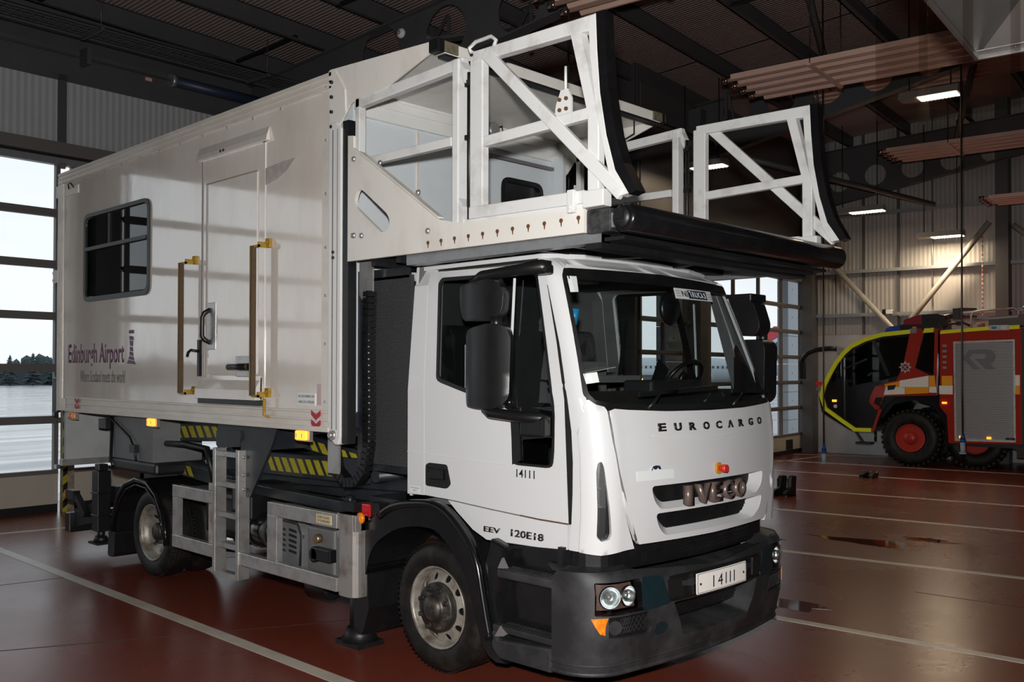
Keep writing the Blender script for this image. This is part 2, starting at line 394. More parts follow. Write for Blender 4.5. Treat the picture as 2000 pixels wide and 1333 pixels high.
# cladding panels between the joints
jx=[-16,-12.4,-8.4,-4.3,-.6,3.0,6.86,10.6,15.2]
for a,b_ in zip(jx,jx[1:]):
    wp('cladding_panel',BX(a+.045,b_-.045,.0,.08,5.32,6.24),CLAD)
    wp('joint_strip',BX(b_-.06,b_+.06,-.03,.1,5.32,6.24),STEEL)
wp('door_lintel',BX(-16,15.2,-.10,.08,5.14,5.32),DOORF)
wp('guide_channel',BX(-16,15.2,-.06,.05,5.00,5.10),GALV)
wp('lintel_shadow_gap',BX(-16,15.2,-.02,.06,5.09,5.15),DARK)
wp('eaves_beam',BX(-16,15.2,-.32,-.02,6.24,6.62),STEEL)
wp('eaves_beam',BX(-16,15.2,-.55,-.45,6.75,6.95),STEEL)
# perforated cable tray and its rods along the wall
tr=G().box(-14,15,-1.5,-1.05,6.42,6.425).box(-14,15,-1.51,-1.5,6.42,6.49).box(-14,15,-1.05,-1.04,6.42,6.49)
t_=thing('cable_tray','long grey wire cable tray hung under the roof above the left glazed doors','cable tray',mw=LM@Matrix.Translation((0,-1.3,6.6)))
TRM=mat('tray_wire',(.12,.12,.12),.4,metal=.5)
tg=G()
for k in range(0,290):
    x=-14+k*.1; tg.bar((x,-.2,.0),(x,.2,.0),.006,.006)
for y in (-.2,-.1,0,.1,.2): tg.bar((-14,y,0.003),(15,y,0.003),.008,.008)
for y in (-.2,.2): tg.bar((-14,y,.055),(15,y,.055),.008,.008)
tg.build('tray_mesh',TRM,t_)['kind']='stuff'
for k in range(10):
    x=-11.5+k*2.6
    G().bar((x,-.3,-.02),(x,.3,-.02),.04,.04).build('tray_bracket',STEEL,t_); G().cyl((x,-.25,0),(x,-.25,.55),.006,n=6).build('hanger_rod',TRM,t_)
# torsion shaft with blue spring covers
sh=thing('door_spring_shaft','dark door shaft with a blue spring tube above the left glazed doors','door shaft',mw=LM@Matrix.Translation((0,-.44,6.5)))
G().cyl((-14,0,0),(15,0,0),.016,n=8).build('shaft',STEEL,sh)
BT=mat('blue_spring_tube',(.02,.03,.06),.45)
for a,b_ in((-6.6,-4.0),(3.6,5.75),(8.35,10.4)):
    G().cyl((a,0,0),(b_,0,0),.085,n=16).build('spring_tube',BT,sh)
    for x in (a,b_): G().cyl((x-.04,0,0),(x+.04,0,0),.10,n=14).build('end_cap',GALV,sh)
for x in (-2.6,.4,7.0): BX(x-.03,x+.03,-.12,.12,-.1,.14).build('bracket',STEEL,sh)
BX(7.9,8.0,-.02,.0,-.1,-.05).build('small_sign',HEATM,sh)
# glazed sectional doors
def door(name,M,x0,x1,head,zr,ptop,nm,railh=.11,bottom=.06):
    d=BX(x0,x1,-.03,.05,bottom+.05,ptop-.06).build(name,DOORP,kind='structure',mw=M)
    def p(n,g,m): return g.build(n,m,d,mw=M)
    p('bottom_seal',BX(x0,x1,-.02,.06,.0,bottom+.05),DARK); p('panel_top_rail',BX(x0,x1,-.035,.055,ptop-.06,ptop),DOORF)
    zs=[ptop]+list(zr)+[head]
    for z in zr:
        p('rail',G().box(x0,x1,-.035,.055,z-railh/2,z+railh/2).box(x0,x1,-.045,-.035,z-.012,z+.012),DOORF)
    xs=[x0+(x1-x0)*k/nm for k in range(nm+1)]
    for x in xs[1:-1]:
        p('mullion',BX(x-.022,x+.022,-.03,.05,ptop,head),DOORF)
    for x in (x0+.03,x1-.03): p('stile',BX(x-.03,x+.03,-.03,.05,ptop,head),DOORF)
    for i in range(len(zs)-1):
        for a,b_ in zip(xs,xs[1:]):
            p('pane',BX(a+.02,b_-.02,.008,.014,zs[i]+.02,zs[i+1]-.02),DGL)
            g=G()
        for x in (x1-.02,): p('hinge',G().box(x-.01,x+.07,-.08,-.03,zs[i+1]-.05,zs[i+1]+.03).cyl((x+.05,-.1,zs[i+1]),(x+.05,-.03,zs[i+1]),.03,n=8),DOORF)
    return d
zl=[.575+.745*k for k in range(1,6)]
door('door_1',LM,-1.6,3.65,5.0,zl,.60,1)
door('door_2',LM,4.5,6.84,5.0,zl,.60,1)
door('door_3',LM,7.0,12.2,5.0,zl,.60,1)
door('door_6',LM,-8.6,-3.0,5.0,zl,.60,1)
for a,b_ in ((-16,-8.7),(-2.95,-1.65),(3.7,4.45),(12.25,15.2)):
    wp('wall_panel',BX(a,b_,-.02,.12,0,5.0),DOORP if b_-a<1.5 else CLAD)
for x in (-2.3,4.07,13): wp('wall_column',BX(x-.17,x+.17,-.5,-.12,0,6.9),STEEL)
# striped jamb post
JST=mat('worn_cream_post',(.33,.29,.22),.5,noise=.9,nscale=6,ncol=(.12,.06,.03),nlo=.45,nhi=.7)
jp=thing('door_guard_post','rusty cream post with striped edge by the left door, behind the truck rear','post',mw=LM@Matrix.Translation((6.92,-.12,0)))
BX(-.07,.09,-.05,.05,0,4.18).build('post_face',JST,jp)
for k in range(18):
    z=.05+k*.225
    G().prism([(-.012,z),(.052,z+.05),(.052,z+.155),(-.012,z+.11)],'xz',-.0565,-.0505).build('hazard_stripe',BLKV if k%1==0 else HAZY,jp,mw=jp.matrix_world@Matrix.Translation((-.06,0,0)))
BX(-.075,-.01,-.0505,-.05,0,4.1).build('yellow_edge',HAZY,jp)
BX(-.16,-.07,-.04,.04,.62,.68).build('bracket',GALV,jp)
# right-hand stretch of the door wall
VR=8.83
wall_front=BX(15.2,23.75,VR-.02,VR+.12,4.30,8.0).build('wall_front',STEEL,kind='structure',mw=BM)
def fp(n,g,m,**k): return g.build(n,m,wall_front,mw=BM,**k)
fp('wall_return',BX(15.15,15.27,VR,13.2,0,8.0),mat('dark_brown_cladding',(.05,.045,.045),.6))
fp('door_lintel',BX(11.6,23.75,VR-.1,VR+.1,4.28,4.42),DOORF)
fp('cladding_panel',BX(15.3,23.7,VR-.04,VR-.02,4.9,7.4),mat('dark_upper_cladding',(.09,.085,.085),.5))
zr=[.50+.63*k for k in range(1,6)]
door('door_4',BM@Matrix.Translation((0,VR,0)),15.3,17.18,4.28,zr,.50,2,.09)
door('door_5',BM@Matrix.Translation((0,VR,0)),18.05,23.5,4.28,zr,.50,4,.09)
fp('wall_column',BX(17.22,17.55,VR-.3,VR+.1,0,7.3),STEEL)
fp('wall_column',BX(17.62,18.0,VR-.15,VR+.1,0,4.3),DOORF)
fp('wall_column',BX(23.5,23.62,VR-.35,VR+.1,0,7.3),STEEL); fp('door_guide',BX(23.45,23.5,VR-.12,VR-.02,0,4.28),GALV)
fp('guard_post',BX(17.85,17.93,VR-.3,VR-.22,0,1.6),HAZY)
# small hatch in the bottom panel
fp('panel_hatch',BX(22.35,22.75,VR-.05,VR-.03,.12,.36),DARK)
# gable wall
UB=23.7
wall_back=G().box(UB,UB+.2,-17,VR+.15,0,2.95).build('wall_back',BLOCK,kind='structure',mw=BM)
def kp(n,g,m,**k): return g.build(n,m,wall_back,mw=BM,**k)
js=[VR+.12,8.05,7.35,6.55,5.75,4.3,2.9,1.2,-1.5,-5,-9,-13,-17]
for a,b_ in zip(js,js[1:]):
    kp('cladding_panel',BX(UB+.02,UB+.14,b_+.012,a-.012,2.955,9.2),CLADY)
kp('cladding_backing',BX(UB+.10,UB+.2,-17,VR+.1,2.95,9.2),STEEL)
for v in (7.35,6.52): kp('cladding_joint',BX(UB-.03,UB+.05,v-.03,v+.03,2.95,8.5),STEEL)
for v in (5.75,): kp('conduit',G().cyl((UB-.03,v,2.95),(UB-.03,v,6.6),.012,n=6),ALU)
GIRT=mat('galvanised_girt',(.3,.32,.34),.4,metal=.4)
for z in (3.43,4.5,5.9): kp('girt_rail',G().box(UB-.14,UB-.02,-17,VR-.05,z-.045,z+.035).box(UB-.16,UB-.14,-17,VR-.05,z-.045,z-.01),GIRT)
for v in (8.6,4.2,-1.9,-8.0): kp('wall_column',G().box(UB-.45,UB-.05,v-.13,v+.13,0,8.4),STEEL)
BR=mat('cream_brace_tube',(.33,.31,.27),.45)
kp('brace_tube',G().cyl((UB-.3,8.05,4.72),(UB-.3,5.2,1.5),.065),BR)
kp('brace_tube',G().cyl((UB-.42,7.6,1.4),(UB-.42,4.45,5.4),.065),BR)
kp('brace_tube',G().cyl((UB-.3,-1.7,.3),(UB-.3,4.0,5.3),.065),BR)
# chain hoist chain by the column
ch=thing('hanging_chain','thin red and white chain hanging beside the dark column on the back wall','chain',mw=BM@Matrix.Translation((UB-.3,4.62,3.3)))
g1=G();g2=G()
for k in range(40):
    (g1 if k%2 else g2).tube([(0.012*math.cos(t)*(k%4<2),.012*math.cos(t)*(k%4>=2),.03+k*.05+.028*math.sin(t)) for t in [2*PI*i/8 for i in range(8)]],.008,5,closed=True)
g1.build('red_links',mat('red_chain',(.35,.03,.03),.5),ch)['kind']='stuff'; g2.build('white_links',mat('white_chain',(.6,.58,.55),.5),ch)['kind']='stuff'
# walls behind the photographer
wall_rear=BX(-16,23.9,-17.15,-17,0,9.5).build('wall_rear',CLAD,kind='structure',mw=BM)
wall_side=BX(-16.15,-16,-17.15,15,0,9.5).build('wall_side',CLAD,kind='structure',mw=BM)
# ---- roof
def rz(v): return 8.2-.09*v
ceiling=G().prism([(-17.2,rz(-17.2)+.34),(14.9,rz(14.9)+.34),(14.9,rz(14.9)+.42),(-17.2,rz(-17.2)+.42)],'yz',-16.2,24).build('ceiling',ROOFM,kind='structure',mw=BM)
def cp(n,g,m,**k): return g.build(n,m,ceiling,mw=BM,**k)
# daylight-tinted roof lights are absent: sheets lap every few metres
for u in (-12,-6,0,5,11.8,16,20): cp('deck_lap',G().bar((u,-17,rz(-17)+.335),(u,14.5,rz(14.5)+.335),.05,.012),mat('deck_lap_dark',(.06,.055,.055),.5))
k=0
v=14.35
while v>-16:
    z=rz(v)
    cp('purlin',G().box(-16,23.9,v-.012,v+.012,z+.02,z+.33).box(-16,23.9,v-.09,v+.012,z+.02,z+.04).box(-16,23.9,v-.012,v+.07,z+.31,z+.33),STEEL)
    v-=1.35
# cellular rafters
def rafter(u,b0,bs,t0,ts,vs,vk,hc,hs,hd,hr,hn,tw=.2):
    """bottom z=b0+bs*(v-5) down to v=vk then parallel to the top"""
    def zb(v): 
        return b0+bs*(v-5) if v>vk else b0+bs*(vk-5)+ts*(v-vk)
    def zt(v): return t0+ts*(v-5)
    vv=[vs,vk,-16.8]
    P=[(v_,zb(v_)) for v_ in vv]+[(-16.8,zt(-16.8)),(vs,zt(vs))]
    holes=[]
    v_=hc[0]
    for i in range(hn):
        c=(v_,hc[1]+(v_-hc[0])*hs)
        r=min(hr,(zt(v_)-zb(v_))*.5-.09)
        if r>.1: holes.append(circ(c[0],(zt(v_)+zb(v_))/2 if v_<vk else c[1],r,22))
        v_-=hd
    g=G().patch(P,lambda a,b_:(u,a,b_),.02,holes=holes,d=100)
    w=cp('rafter',g,STEEL)
    f=G()
    for a,c in ((vs,vk),(vk,-16.8)): f.bar((u,a,zb(a)),(u,c,zb(c)),tw,.025,ext=.01)
    f.bar((u,vs,zt(vs)),(u,-16.8,zt(-16.8)),tw,.025)
    fo_=f.build('flange',STEEL,w); fo_.matrix_world=BM
    return w
rafter(10,6.95,-.154,7.68,-.1,13.3,4,(10.2,6.80),-.03,1.3,.40,14)
rafter(17.5,7.02,-.205,7.72,-.08,8.75,2.3,(7.87,7.22),-.055,.9,.29,18)
rafter(23.2,6.62,-.17,7.62,-.06,8.75,1.5,(7.76,6.68),-.085,.85,.25,16)
rafter(3.0,6.95,-.154,7.68,-.1,13.6,4,(10.2,6.80),-.03,1.3,.40,14)
rafter(-5,6.95,-.154,7.68,-.1,14,4,(10.2,6.80),-.03,1.3,.40,14)
# purlin stays, struts and wind braces
for u,v in ((9.4,12.9),(9.2,10.3),(7.1,11.6),(6.2,12.9),(7.4,10.3),(5.0,11.65),(12.3,9.0),(13.5,6.2)):
    cp('hanger_channel',G().bar((u,v,rz(v)+.02),(u+.1,v-1.35,rz(v-1.35)+.05),.06,.04),DARK)
for u,v in ((11.0,11.0),(16.6,7.7),(17.0,6.2),(10.6,9.4),(11.2,8.3)):
    z=rz(v); cp('purlin_stay',G().bar((u,v,z+.03),(u-.5 if u>10 and u<11.5 else u+.45,v,z-.75),.035,.035).bar((u+.02,v,z),(u+.02,v,z-.7),.05,.03),STEEL)
for a,b_ in (((10,9.6,7.0),(17.5,8.4,6.6)),((17.5,7.6,6.2),(23.2,5.6,5.9)),((10,4,7.5),(17.5,6,7.3)),((17.5,3.5,7.6),(23.2,5.2,7.0))):
    cp('roof_brace',G().cyl(a,b_,.06,n=10),STEEL)
bt=G().bar((10.0,9.35,6.78),(10.25,7.9,6.75),.16,.05); cp('trunking',bt,STEEL)
# ================================================================ outside
TAR=mat('wet_tarmac',(.15,.16,.17),.08,noise=.8,nscale=.25,ncol=(.26,.27,.28),nlo=.35,nhi=.6,bump=.03,bscale=1.2,rvar=.25,stretch=(.35,2.2,1),spec=.9)
ap=G()
pr=[(14.65,-.01),(60,-.35),(250,-1.9),(900,-9)]
for (a,za),(c,zc) in zip(pr,pr[1:]):
    vs=[ap.b.verts.new((x,y,z)) for x,y,z in ((-600,a,za),(900,a,za),(900,c,zc),(-600,c,zc))]
    ap.b.faces.new(vs)
q=[ap.b.verts.new(p) for p in ((15.27,8.95,-.01),(60,8.95,-.01),(60,14.65,-.01),(15.27,14.65,-.01))]; ap.b.faces.new(q)
apron=ap.build('ground_apron',TAR,kind='structure',mw=BM)
GR=mat('distant_grass',(.08,.1,.06),.9)
gs=G().box(-400,700,150,158,-1.42,-1.15).build('grass_strip',GR,apron,mw=BM)
YLM=mat('reflection_yellow',(.6,.42,.05),.5)  # yellow ground strips painted to imitate a gantry's reflection in the door glass
for i,(x,v) in enumerate(((19,58),(24,56),(30,57),(37,60),(12,60))):
    G().prism([(x,v),(x+1.5,v),(x+4.5,v+26),(x+3.2,v+26)],'xy',-.62,-.61).build('painted_reflection',YLM,apron,mw=BM)
# row of firs and the belt of woodland beyond the runway
NEED=mat('blue_green_needles',(.035,.055,.06),.9,noise=.5,nscale=.6,ncol=(.06,.085,.09)); BARK=mat('bark',(.05,.04,.035),.9)
def fir(u,v,h,label):
    t=thing('fir_tree',label,'tree',mw=BM@Matrix.Translation((u,v,-2.0)),group='firs beyond the runway')
    G().cyl((0,0,0),(0,0,h*.9),.22,.05,n=7).build('trunk',BARK,t)
    g=G();rnd=random.Random(int(u*7+v))
    n=int(8+h)
    for k in range(n):
        z=h*(.12+.88*k/n);r=h*.27*(1-(z/h))**.7+.15
        for j in range(7):
            a=rnd.uniform(0,6.28);rr=r*rnd.uniform(.75,1.2)
            p=Vector((math.cos(a)*rr,math.sin(a)*rr,z-.25*rr));q1=Vector((0,0,z+.45));w=Vector((-math.sin(a),math.cos(a),0))*rr*.45
            v0=[g.b.verts.new(x) for x in (q1,p+w,p,p-w)]
            g.b.faces.new((v0[0],v0[1],v0[2]));g.b.faces.new((v0[0],v0[2],v0[3]))
        g.lathe([(.01,z+.6),(r*.62,z-.25)],(0,0,0),'Z',8,cap=False)
    g.build('crown',NEED,t,norm=False)
rnd=random.Random(4)
for k in range(17):
    u=98+k*4.9+rnd.uniform(-.5,.5)
    h=[7.2,8.2,6.6,8.8,9.4,7.0,8.6,10.0,7.6,6.6,7.4,7.0,8.2,6.8,7.6,8.8,7.0][k]
    fir(u,248+rnd.uniform(-2,2),h*.9,'dark fir in the distant row beyond the runway outside the glazed doors')
g=G()
for k in range(900):
    u=-140+700*k/900+rnd.uniform(-.6,.6);v=rnd.uniform(260,267);z=rnd.uniform(-1,3.2) if k%2 else 3.0+1.2*math.sin(u*.21)+rnd.uniform(-.7,.9);r=rnd.uniform(1.0,1.9)
    q=bmesh.ops.create_icosphere(g.b,subdivisions=1,radius=r,matrix=Matrix.Translation((u,v,z))@Matrix.Diagonal((1,1,rnd.uniform(.9,1.5),1)))
    for w in q['verts']: w.co+=Vector((rnd.uniform(-.3,.3),rnd.uniform(-.3,.3),rnd.uniform(-.3,.3)))
wd=g.build('woodland_belt',NEED,kind='stuff',mw=BM); tag(wd,'dark blue-green belt of distant woodland seen low through the doors','woodland')
hb=G().box(-140,560,262,264,-3,2.2).build('hedge_mass',NEED,wd); hb.matrix_world=BM
# pale concrete fins standing just outside the right-hand doors
for u0,u1,lab in ((17.85,18.95,'pale grey concrete fin outside the door, seen through the truck cab'),(24.5,25.95,'pale grey concrete fin outside the door, right of the black mirror')):
    f=thing('concrete_fin',lab,'wall fin',mw=BM@Matrix.Translation(((u0+u1)/2,VR+.9,-.01)))
    w=(u1-u0)/2
    for k in range(7):
        z=k*.75; BX(-w,w,-.15,.15,z,z+.74).build('concrete_panel',FINW,f)
        for x in (-w*.6,w*.75): G().cyl((x,-.155,z+.5),(x,-.14,z+.5),.018,n=8).build('fixing_bolt',DARK,f)
# parked airliner
PLN=mat('airliner_white',(.6,.63,.66),.3)
def at(px,py,dist):  # only used with numbers measured once
    d=fw+r2*((px-1000)/1848)-u2*((py-700)/1848); return Vector((CAMX,CAMY,CAMZ))+d*dist
c0=at(1238,742,150);c1=at(1468,742,150);dr=(c1-c0).normalized();nn=Vector((-dr.y,dr.x,0))
PM=Matrix(((dr.x,nn.x,0,c0.x),(dr.y,nn.y,0,c0.y),(0,0,1,0),(0,0,0,1)))
pl=thing('airliner','white airliner with a red, white and blue tail parked outside, seen through the right-hand door','airplane',mw=PM)
z0=.6
G().lathe([(.05,-16),(1.0,-15.2),(1.75,-13),(2.0,-10),(2.0,8),(1.6,13),(.8,18),(.2,21)],(5,0,z0+1.6),'X',24).build('fuselage',PLN,pl)
wm=G()
for k in range(34): wm.box(-9+k*.75,-8.7+k*.75,-2.02,-1.9,z0+1.9,z0+2.3)
wm.build('cabin_windows',mat('dark_window',(.05,.06,.08),.2),pl)['kind']='stuff'
G().prism([(17,z0+2.5),(22.5,z0+2.8),(25.6,z0+8.6),(22.2,z0+8.6)],'xz',-.15,.15).build('tail_fin',mat('tail_blue',(.03,.06,.2),.4),pl)
G().prism([(17.2,z0+3.0),(19.3,z0+4.9),(24.7,z0+8.2),(24.9,z0+8.61),(22.2,z0+8.61)],'xz',-.19,.19).build('tail_red_flash',mat('tail_red',(.55,.03,.05),.4),pl)
G().prism([(18.6,z0+3.9),(20.4,z0+4.9),(24.9,z0+7.4),(24.7,z0+7.9),(19.3,z0+4.9)],'xz',-.20,.20).build('tail_white_band',PLN,pl)
G().prism([(-2,-1),(4,-1),(9,-16),(6.5,-16)],'xy',z0+.9,z0+1.2).build('wing',PLN,pl)
for x in (-8,3): G().cyl((x,-1.6,-1.2),(x,1.6,-1.2),.55,n=12).build('wheel',DARK,pl); G().cyl((x,0,-1.2),(x,0,z0+.6),.15,n=8).build('landing_leg',GALV,pl)
# small yellow airport tug
tm=at(1268,752,70)
tu=thing('baggage_tug','small yellow airport tug outside, seen through the cab side window','tug',mw=Matrix.Translation((tm.x,tm.y,-.45))@Matrix.Rotation(1.2,4,'Z'))
G().box(-1.3,1.3,-.7,.7,.35,.95).prism([(-1.2,.95),(-.2,.95),(-.35,1.7),(-1.1,1.7)],'xz',-.65,.65).build('tug_body',mat('tug_yellow',(.8,.6,.03),.4),tu)
for x in (-.8,.8):
    for y in (-.7,.55): G().cyl((x,y,.35),(x,y+.15,.35),.35,n=14).build('wheel',RUBBER,tu)
G().cyl((-.7,0,1.7),(-.7,0,1.95),.12,n=10).build('beacon',mat('beacon_lit',(1,.8,.1),.3,emit=(1,.7,.05),es=5),tu)
# ================================================================ THE HIGH-LIFT TRUCK (truck frame = world: x forward, y to its left, z up)
T=thing('high_lift_truck','white airport high-lift box truck with raised walkway over the cab, parked in the middle','truck')
def part(n,g,m,parent=None,**k): return g.build(n,m,parent or T,**k)
XZ=lambda Y: (lambda a,b_:(a,Y,b_))
YZ=lambda X: (lambda a,b_:(X,a,b_))
def interp(z,TT):
    return float(np.interp(z,[a for a,b_ in TT],[b_ for a,b_ in TT]))
# ---------------- chassis
ch_=part('chassis_frame',G().box(-6.0,1.0,-.43,-.35,.72,.95).box(-6.0,1.0,.35,.43,.72,.95).box(-6,-5.9,-.43,.43,.72,.95).box(-4.5,-4.4,-.4,.4,.75,.9).box(-2.2,-2.1,-.4,.4,.75,.9).box(-.6,-.5,-.4,.4,.75,.9),SLATE)
sub=part('lift_base_frame',G().box(-5.7,-.45,-.62,-.5,.97,1.09).box(-5.7,-.45,.5,.62,.97,1.09).box(-5.7,-5.55,-.62,.62,.97,1.09).box(-.6,-.45,-.62,.62,.97,1.09).box(-5.0,-2.0,-.6,.6,.985,1.0),SLATE,bevel=.01)
part('front_axle',G().cyl((0,-.85,.42),(0,.85,.42),.06).box(-.08,.08,-.6,.6,.36,.46),DARK)
part('rear_axle',G().cyl((-4.2,-.8,.42),(-4.2,.8,.42),.09).lathe([(.05,-.3),(.22,-.18),(.25,0),(.22,.18),(.05,.3)],(-4.2,0,.42),'Y',16),DARK)
part('drive_shaft',G().cyl((-4.1,0,.5),(-.4,0,.72),.05),DARK)
part('engine_block',G().box(-.35,.8,-.32,.32,.5,1.2).box(.8,.95,-.38,.38,.5,1.15).cyl((-.3,.2,.6),(-.9,.2,.6),.12),DARK,bevel=.02)
def wheel(y,sg,x,front):
    """sg=-1 near side (outer face towards -y)"""
    c=(x,y,.435); i=-sg
    r=.435
    tyre=G().lathe([(.268,.028),(.30,.008),(.345,0),(.39,.008),(.412,.022),(.426,.04),(.433,.06),(.435,.10),(.435,.19),(.433,.225),(.42,.255),(.39,.275),(.34,.285),(.29,.27),(.268,.24)],c,'Y',56,cap=False,sgn=i)
    ty=part('tyre',tyre,RUBBER)
    gr=G()
    for t in (.085,.13,.175,.22): gr.lathe([(.4365,t-.006),(.4368,t),(.4365,t+.006)],c,'Y',56,cap=False,sgn=i)
    part('tread_groove',gr,DARK,ty)
    lug=G()
    for k in range(72):
        a=2*PI*k/72
        for t in (.045,.245):
            p=Vector((x+.430*math.cos(a),y+i*t,.435+.430*math.sin(a)));u=Vector((math.cos(a),0,math.sin(a)))
            lug.bar(p,p+u*.006,.03,.014,upv=(-math.sin(a),0,math.cos(a)))
    lg=part('tread_block',lug,RUBBER,ty); lg['kind']='stuff'
    if front:
        rim=G().lathe([(.268,.028),(.278,.012),(.27,.008),(.258,.03),(.252,.06),(.245,.075)],c,'Y',44,cap=False,sgn=i)
        yf=lambda rr: float(np.interp(rr,[.0,.13,.17,.2,.246],[.035,.035,.04,.055,.078]))
        outer=circ(0,0,.246,44);inner=circ(0,0,.13,24)
        hol=[inner]+[circ(.206*math.cos(t),.206*math.sin(t),.026,10) for t in [2*PI*k/10 for k in range(10)]]
        rim.patch(outer,lambda a,b_:(x+a,y+i*yf(math.hypot(a,b_)),.435+b_),.012,holes=hol,d=.05,flip=(1 if sg<0 else -1),smooth=True)
        ro=part('rim',rim,RIM,ty)
        part('brake_drum',G().lathe([(.235,.10),(.235,.2)],c,'Y',24,sgn=i),DARK,ty)
        hb=G().lathe([(.168,.045),(.165,.0),(.155,-.01),(.095,-.012),(.088,-.03),(.08,-.05),(.045,-.06),(.01,-.062)],c,'Y',32,sgn=i)
        ho=part('hub',hb,HUBM,ty)
        for k in range(8):
            a=2*PI*(k+.5)/8;p=Vector((x+.132*math.cos(a),y+i*-.008,.435+.132*math.sin(a)))
            n_=G().cyl(p,p+Vector((0,sg*.03,0)),.016,.014,n=6,smooth=False).cyl(p,p+Vector((0,sg*.008,0)),.022,n=10); part('wheel_nut',n_,HUBM,ty)
    else:
        rim=G().lathe([(.268,.028),(.278,.012),(.27,.008),(.258,.03),(.25,.05),(.238,.062),(.236,.09),(.215,.10)],c,'Y',44,cap=False,sgn=i)
        yf=lambda rr: float(np.interp(rr,[.0,.13,.16,.2,.216],[.145,.145,.135,.108,.10]))
        hol=[circ(0,0,.09,20)]+[circ(.182*math.cos(t),.182*math.sin(t),.024,10) for t in [2*PI*k/8 for k in range(8)]]
        rim.patch(circ(0,0,.2155,40),lambda a,b_:(x+a,y+i*yf(math.hypot(a,b_)),.435+b_),.012,holes=hol,d=.05,flip=(1 if sg<0 else -1),smooth=True)
        part('rim',rim,RIM,ty)
        part('hub',G().lathe([(.09,.16),(.088,.07),(.075,.05),(.02,.045)],c,'Y',24,sgn=i),HUBM,ty)
        part('brake_drum',G().lathe([(.225,.17),(.225,.24)],c,'Y',24,sgn=i),DARK,ty)
        for k in range(8):
            a=2*PI*(k+.5)/8;p=Vector((x+.128*math.cos(a),y+i*.14,.435+.128*math.sin(a)))
            part('wheel_nut',G().cyl(p,p+Vector((0,sg*.03,0)),.014,n=6,smooth=False),HUBM,ty)
    ty.name='wheel'; return ty
W1=wheel(-1.11,-1,0,True); mirror(W1)
W2=wheel(-1.13,-1,-4.22,False); mirror(W2)
t2=G().lathe([(.268,.02),(.30,.008),(.345,0),(.39,.008),(.426,.04),(.435,.10),(.435,.19),(.42,.255),(.34,.285),(.268,.24)],(-4.22,-.79,.435),'Y',40,cap=True,sgn=1)
t2o=part('inner_wheel',t2,RUBBER); mirror(t2o)
# ---------------- box body
BB=part('box_body',G().box(-6.28,-1.0,1.2,1.25,1.66,4.24),WHITE)
y0=-1.25
# near side skin with window opening
wr=rounded([(-5.53,2.80),(-4.04,2.80),(-4.04,3.66),(-5.53,3.66)],.09,4)
dr_=[(-3.0,1.80),(-1.93,1.80),(-1.93,3.93),(-3.0,3.93)]
g=G().patch([(-6.24,1.72),(-1.05,1.72),(-1.05,4.12),(-6.24,4.12)],XZ(y0),.05,holes=[wr,dr_],d=.4,flip=1,mi=0)
part('side_panel',g,BODYW,BB)
part('floor_slab',BX(-6.25,-1.0,-1.2,1.2,1.6,1.72),SLATE,BB)
part('roof_skin',BX(-6.27,-1.0,-1.24,1.24,4.2,4.235),WHITE,BB)
part('rear_wall',BX(-6.28,-6.23,-1.24,1.24,1.62,4.23),WHITE,BB)
part('roof_cap_rail',G().box(-6.29,-1.0,y0-.012,y0+.03,4.12,4.24).box(-6.29,-1.0,y0-.022,y0-.01,4.125,4.14).box(-6.29,-1.0,y0-.022,y0-.01,4.17,4.182).box(-6.29,-1.0,y0-.022,y0-.01,4.215,4.243),ALUW,BB)
part('skirt_rail',G().box(-6.0,-1.0,y0-.02,y0+.03,1.59,1.735).box(-6.0,-1.0,y0-.032,y0-.018,1.715,1.735).box(-6.0,-1.0,y0-.032,y0-.018,1.655,1.675).box(-6.0,-1.0,y0-.038,y0-.018,1.575,1.615),ALUW,BB,bevel=.004)
part('rear_corner_post',G().box(-6.30,-6.2,y0-.015,y0+.06,1.58,4.2).box(-6.19,-6.17,y0-.01,y0+.01,1.7,4.13),ALUW,BB)
part('front_edge_strip',G().box(-1.13,-1.02,y0-.008,y0+.02,1.62,4.15).box(-1.03,-1.01,y0-.018,y0,1.6,4.2),ALUW,BB)
fpst=part('front_corner_post',G().prism([(-1.02,1.66),(-.98,1.53),(-.93,1.49),(-.885,1.49),(-.86,1.55),(-.86,3.8),(-.93,3.86),(-1.02,3.86)],'xz',y0-.03,y0+.08),WHITE,BB,bevel=.01)
part('post_groove',G().box(-.965,-.955,y0-.033,y0-.03,1.6,3.8).box(-.905,-.9,y0-.033,y0-.03,1.6,3.8),GREYV,BB)
part('pivot_bolt',G().cyl((-.94,y0-.05,1.56),(-.94,y0-.02,1.56),.035,n=12).cyl((-.94,y0-.07,1.56),(-.94,y0-.05,1.56),.022,n=6),ALU,BB)
part('edge_seal',G().box(-.86,-.79,y0-.014,y0+.06,1.5,3.85),BLACKP,BB)
rv=G()
rivets=[]
for z in (1.55,1.98,2.34,2.7,3.1,3.5,3.9): rivets.append((-1.08,z+.25))
for x in np.arange(-5.9,-1.1,.42): rivets.append((float(x),4.105))
for x,z in rivets[:18]:
    part('rivet',G().lathe([(.012,0),(.010,-.005),(.004,-.008)],(x,y0-.008,z),'Y',8),ALU,BB)
for x,z in ((-.98,2.9),(-.98,2.86)):
    part('black_bolt',G().cyl((x+.03,y0-.04,z),(x+.03,y0-.028,z),.012,n=8),BLKV,BB)
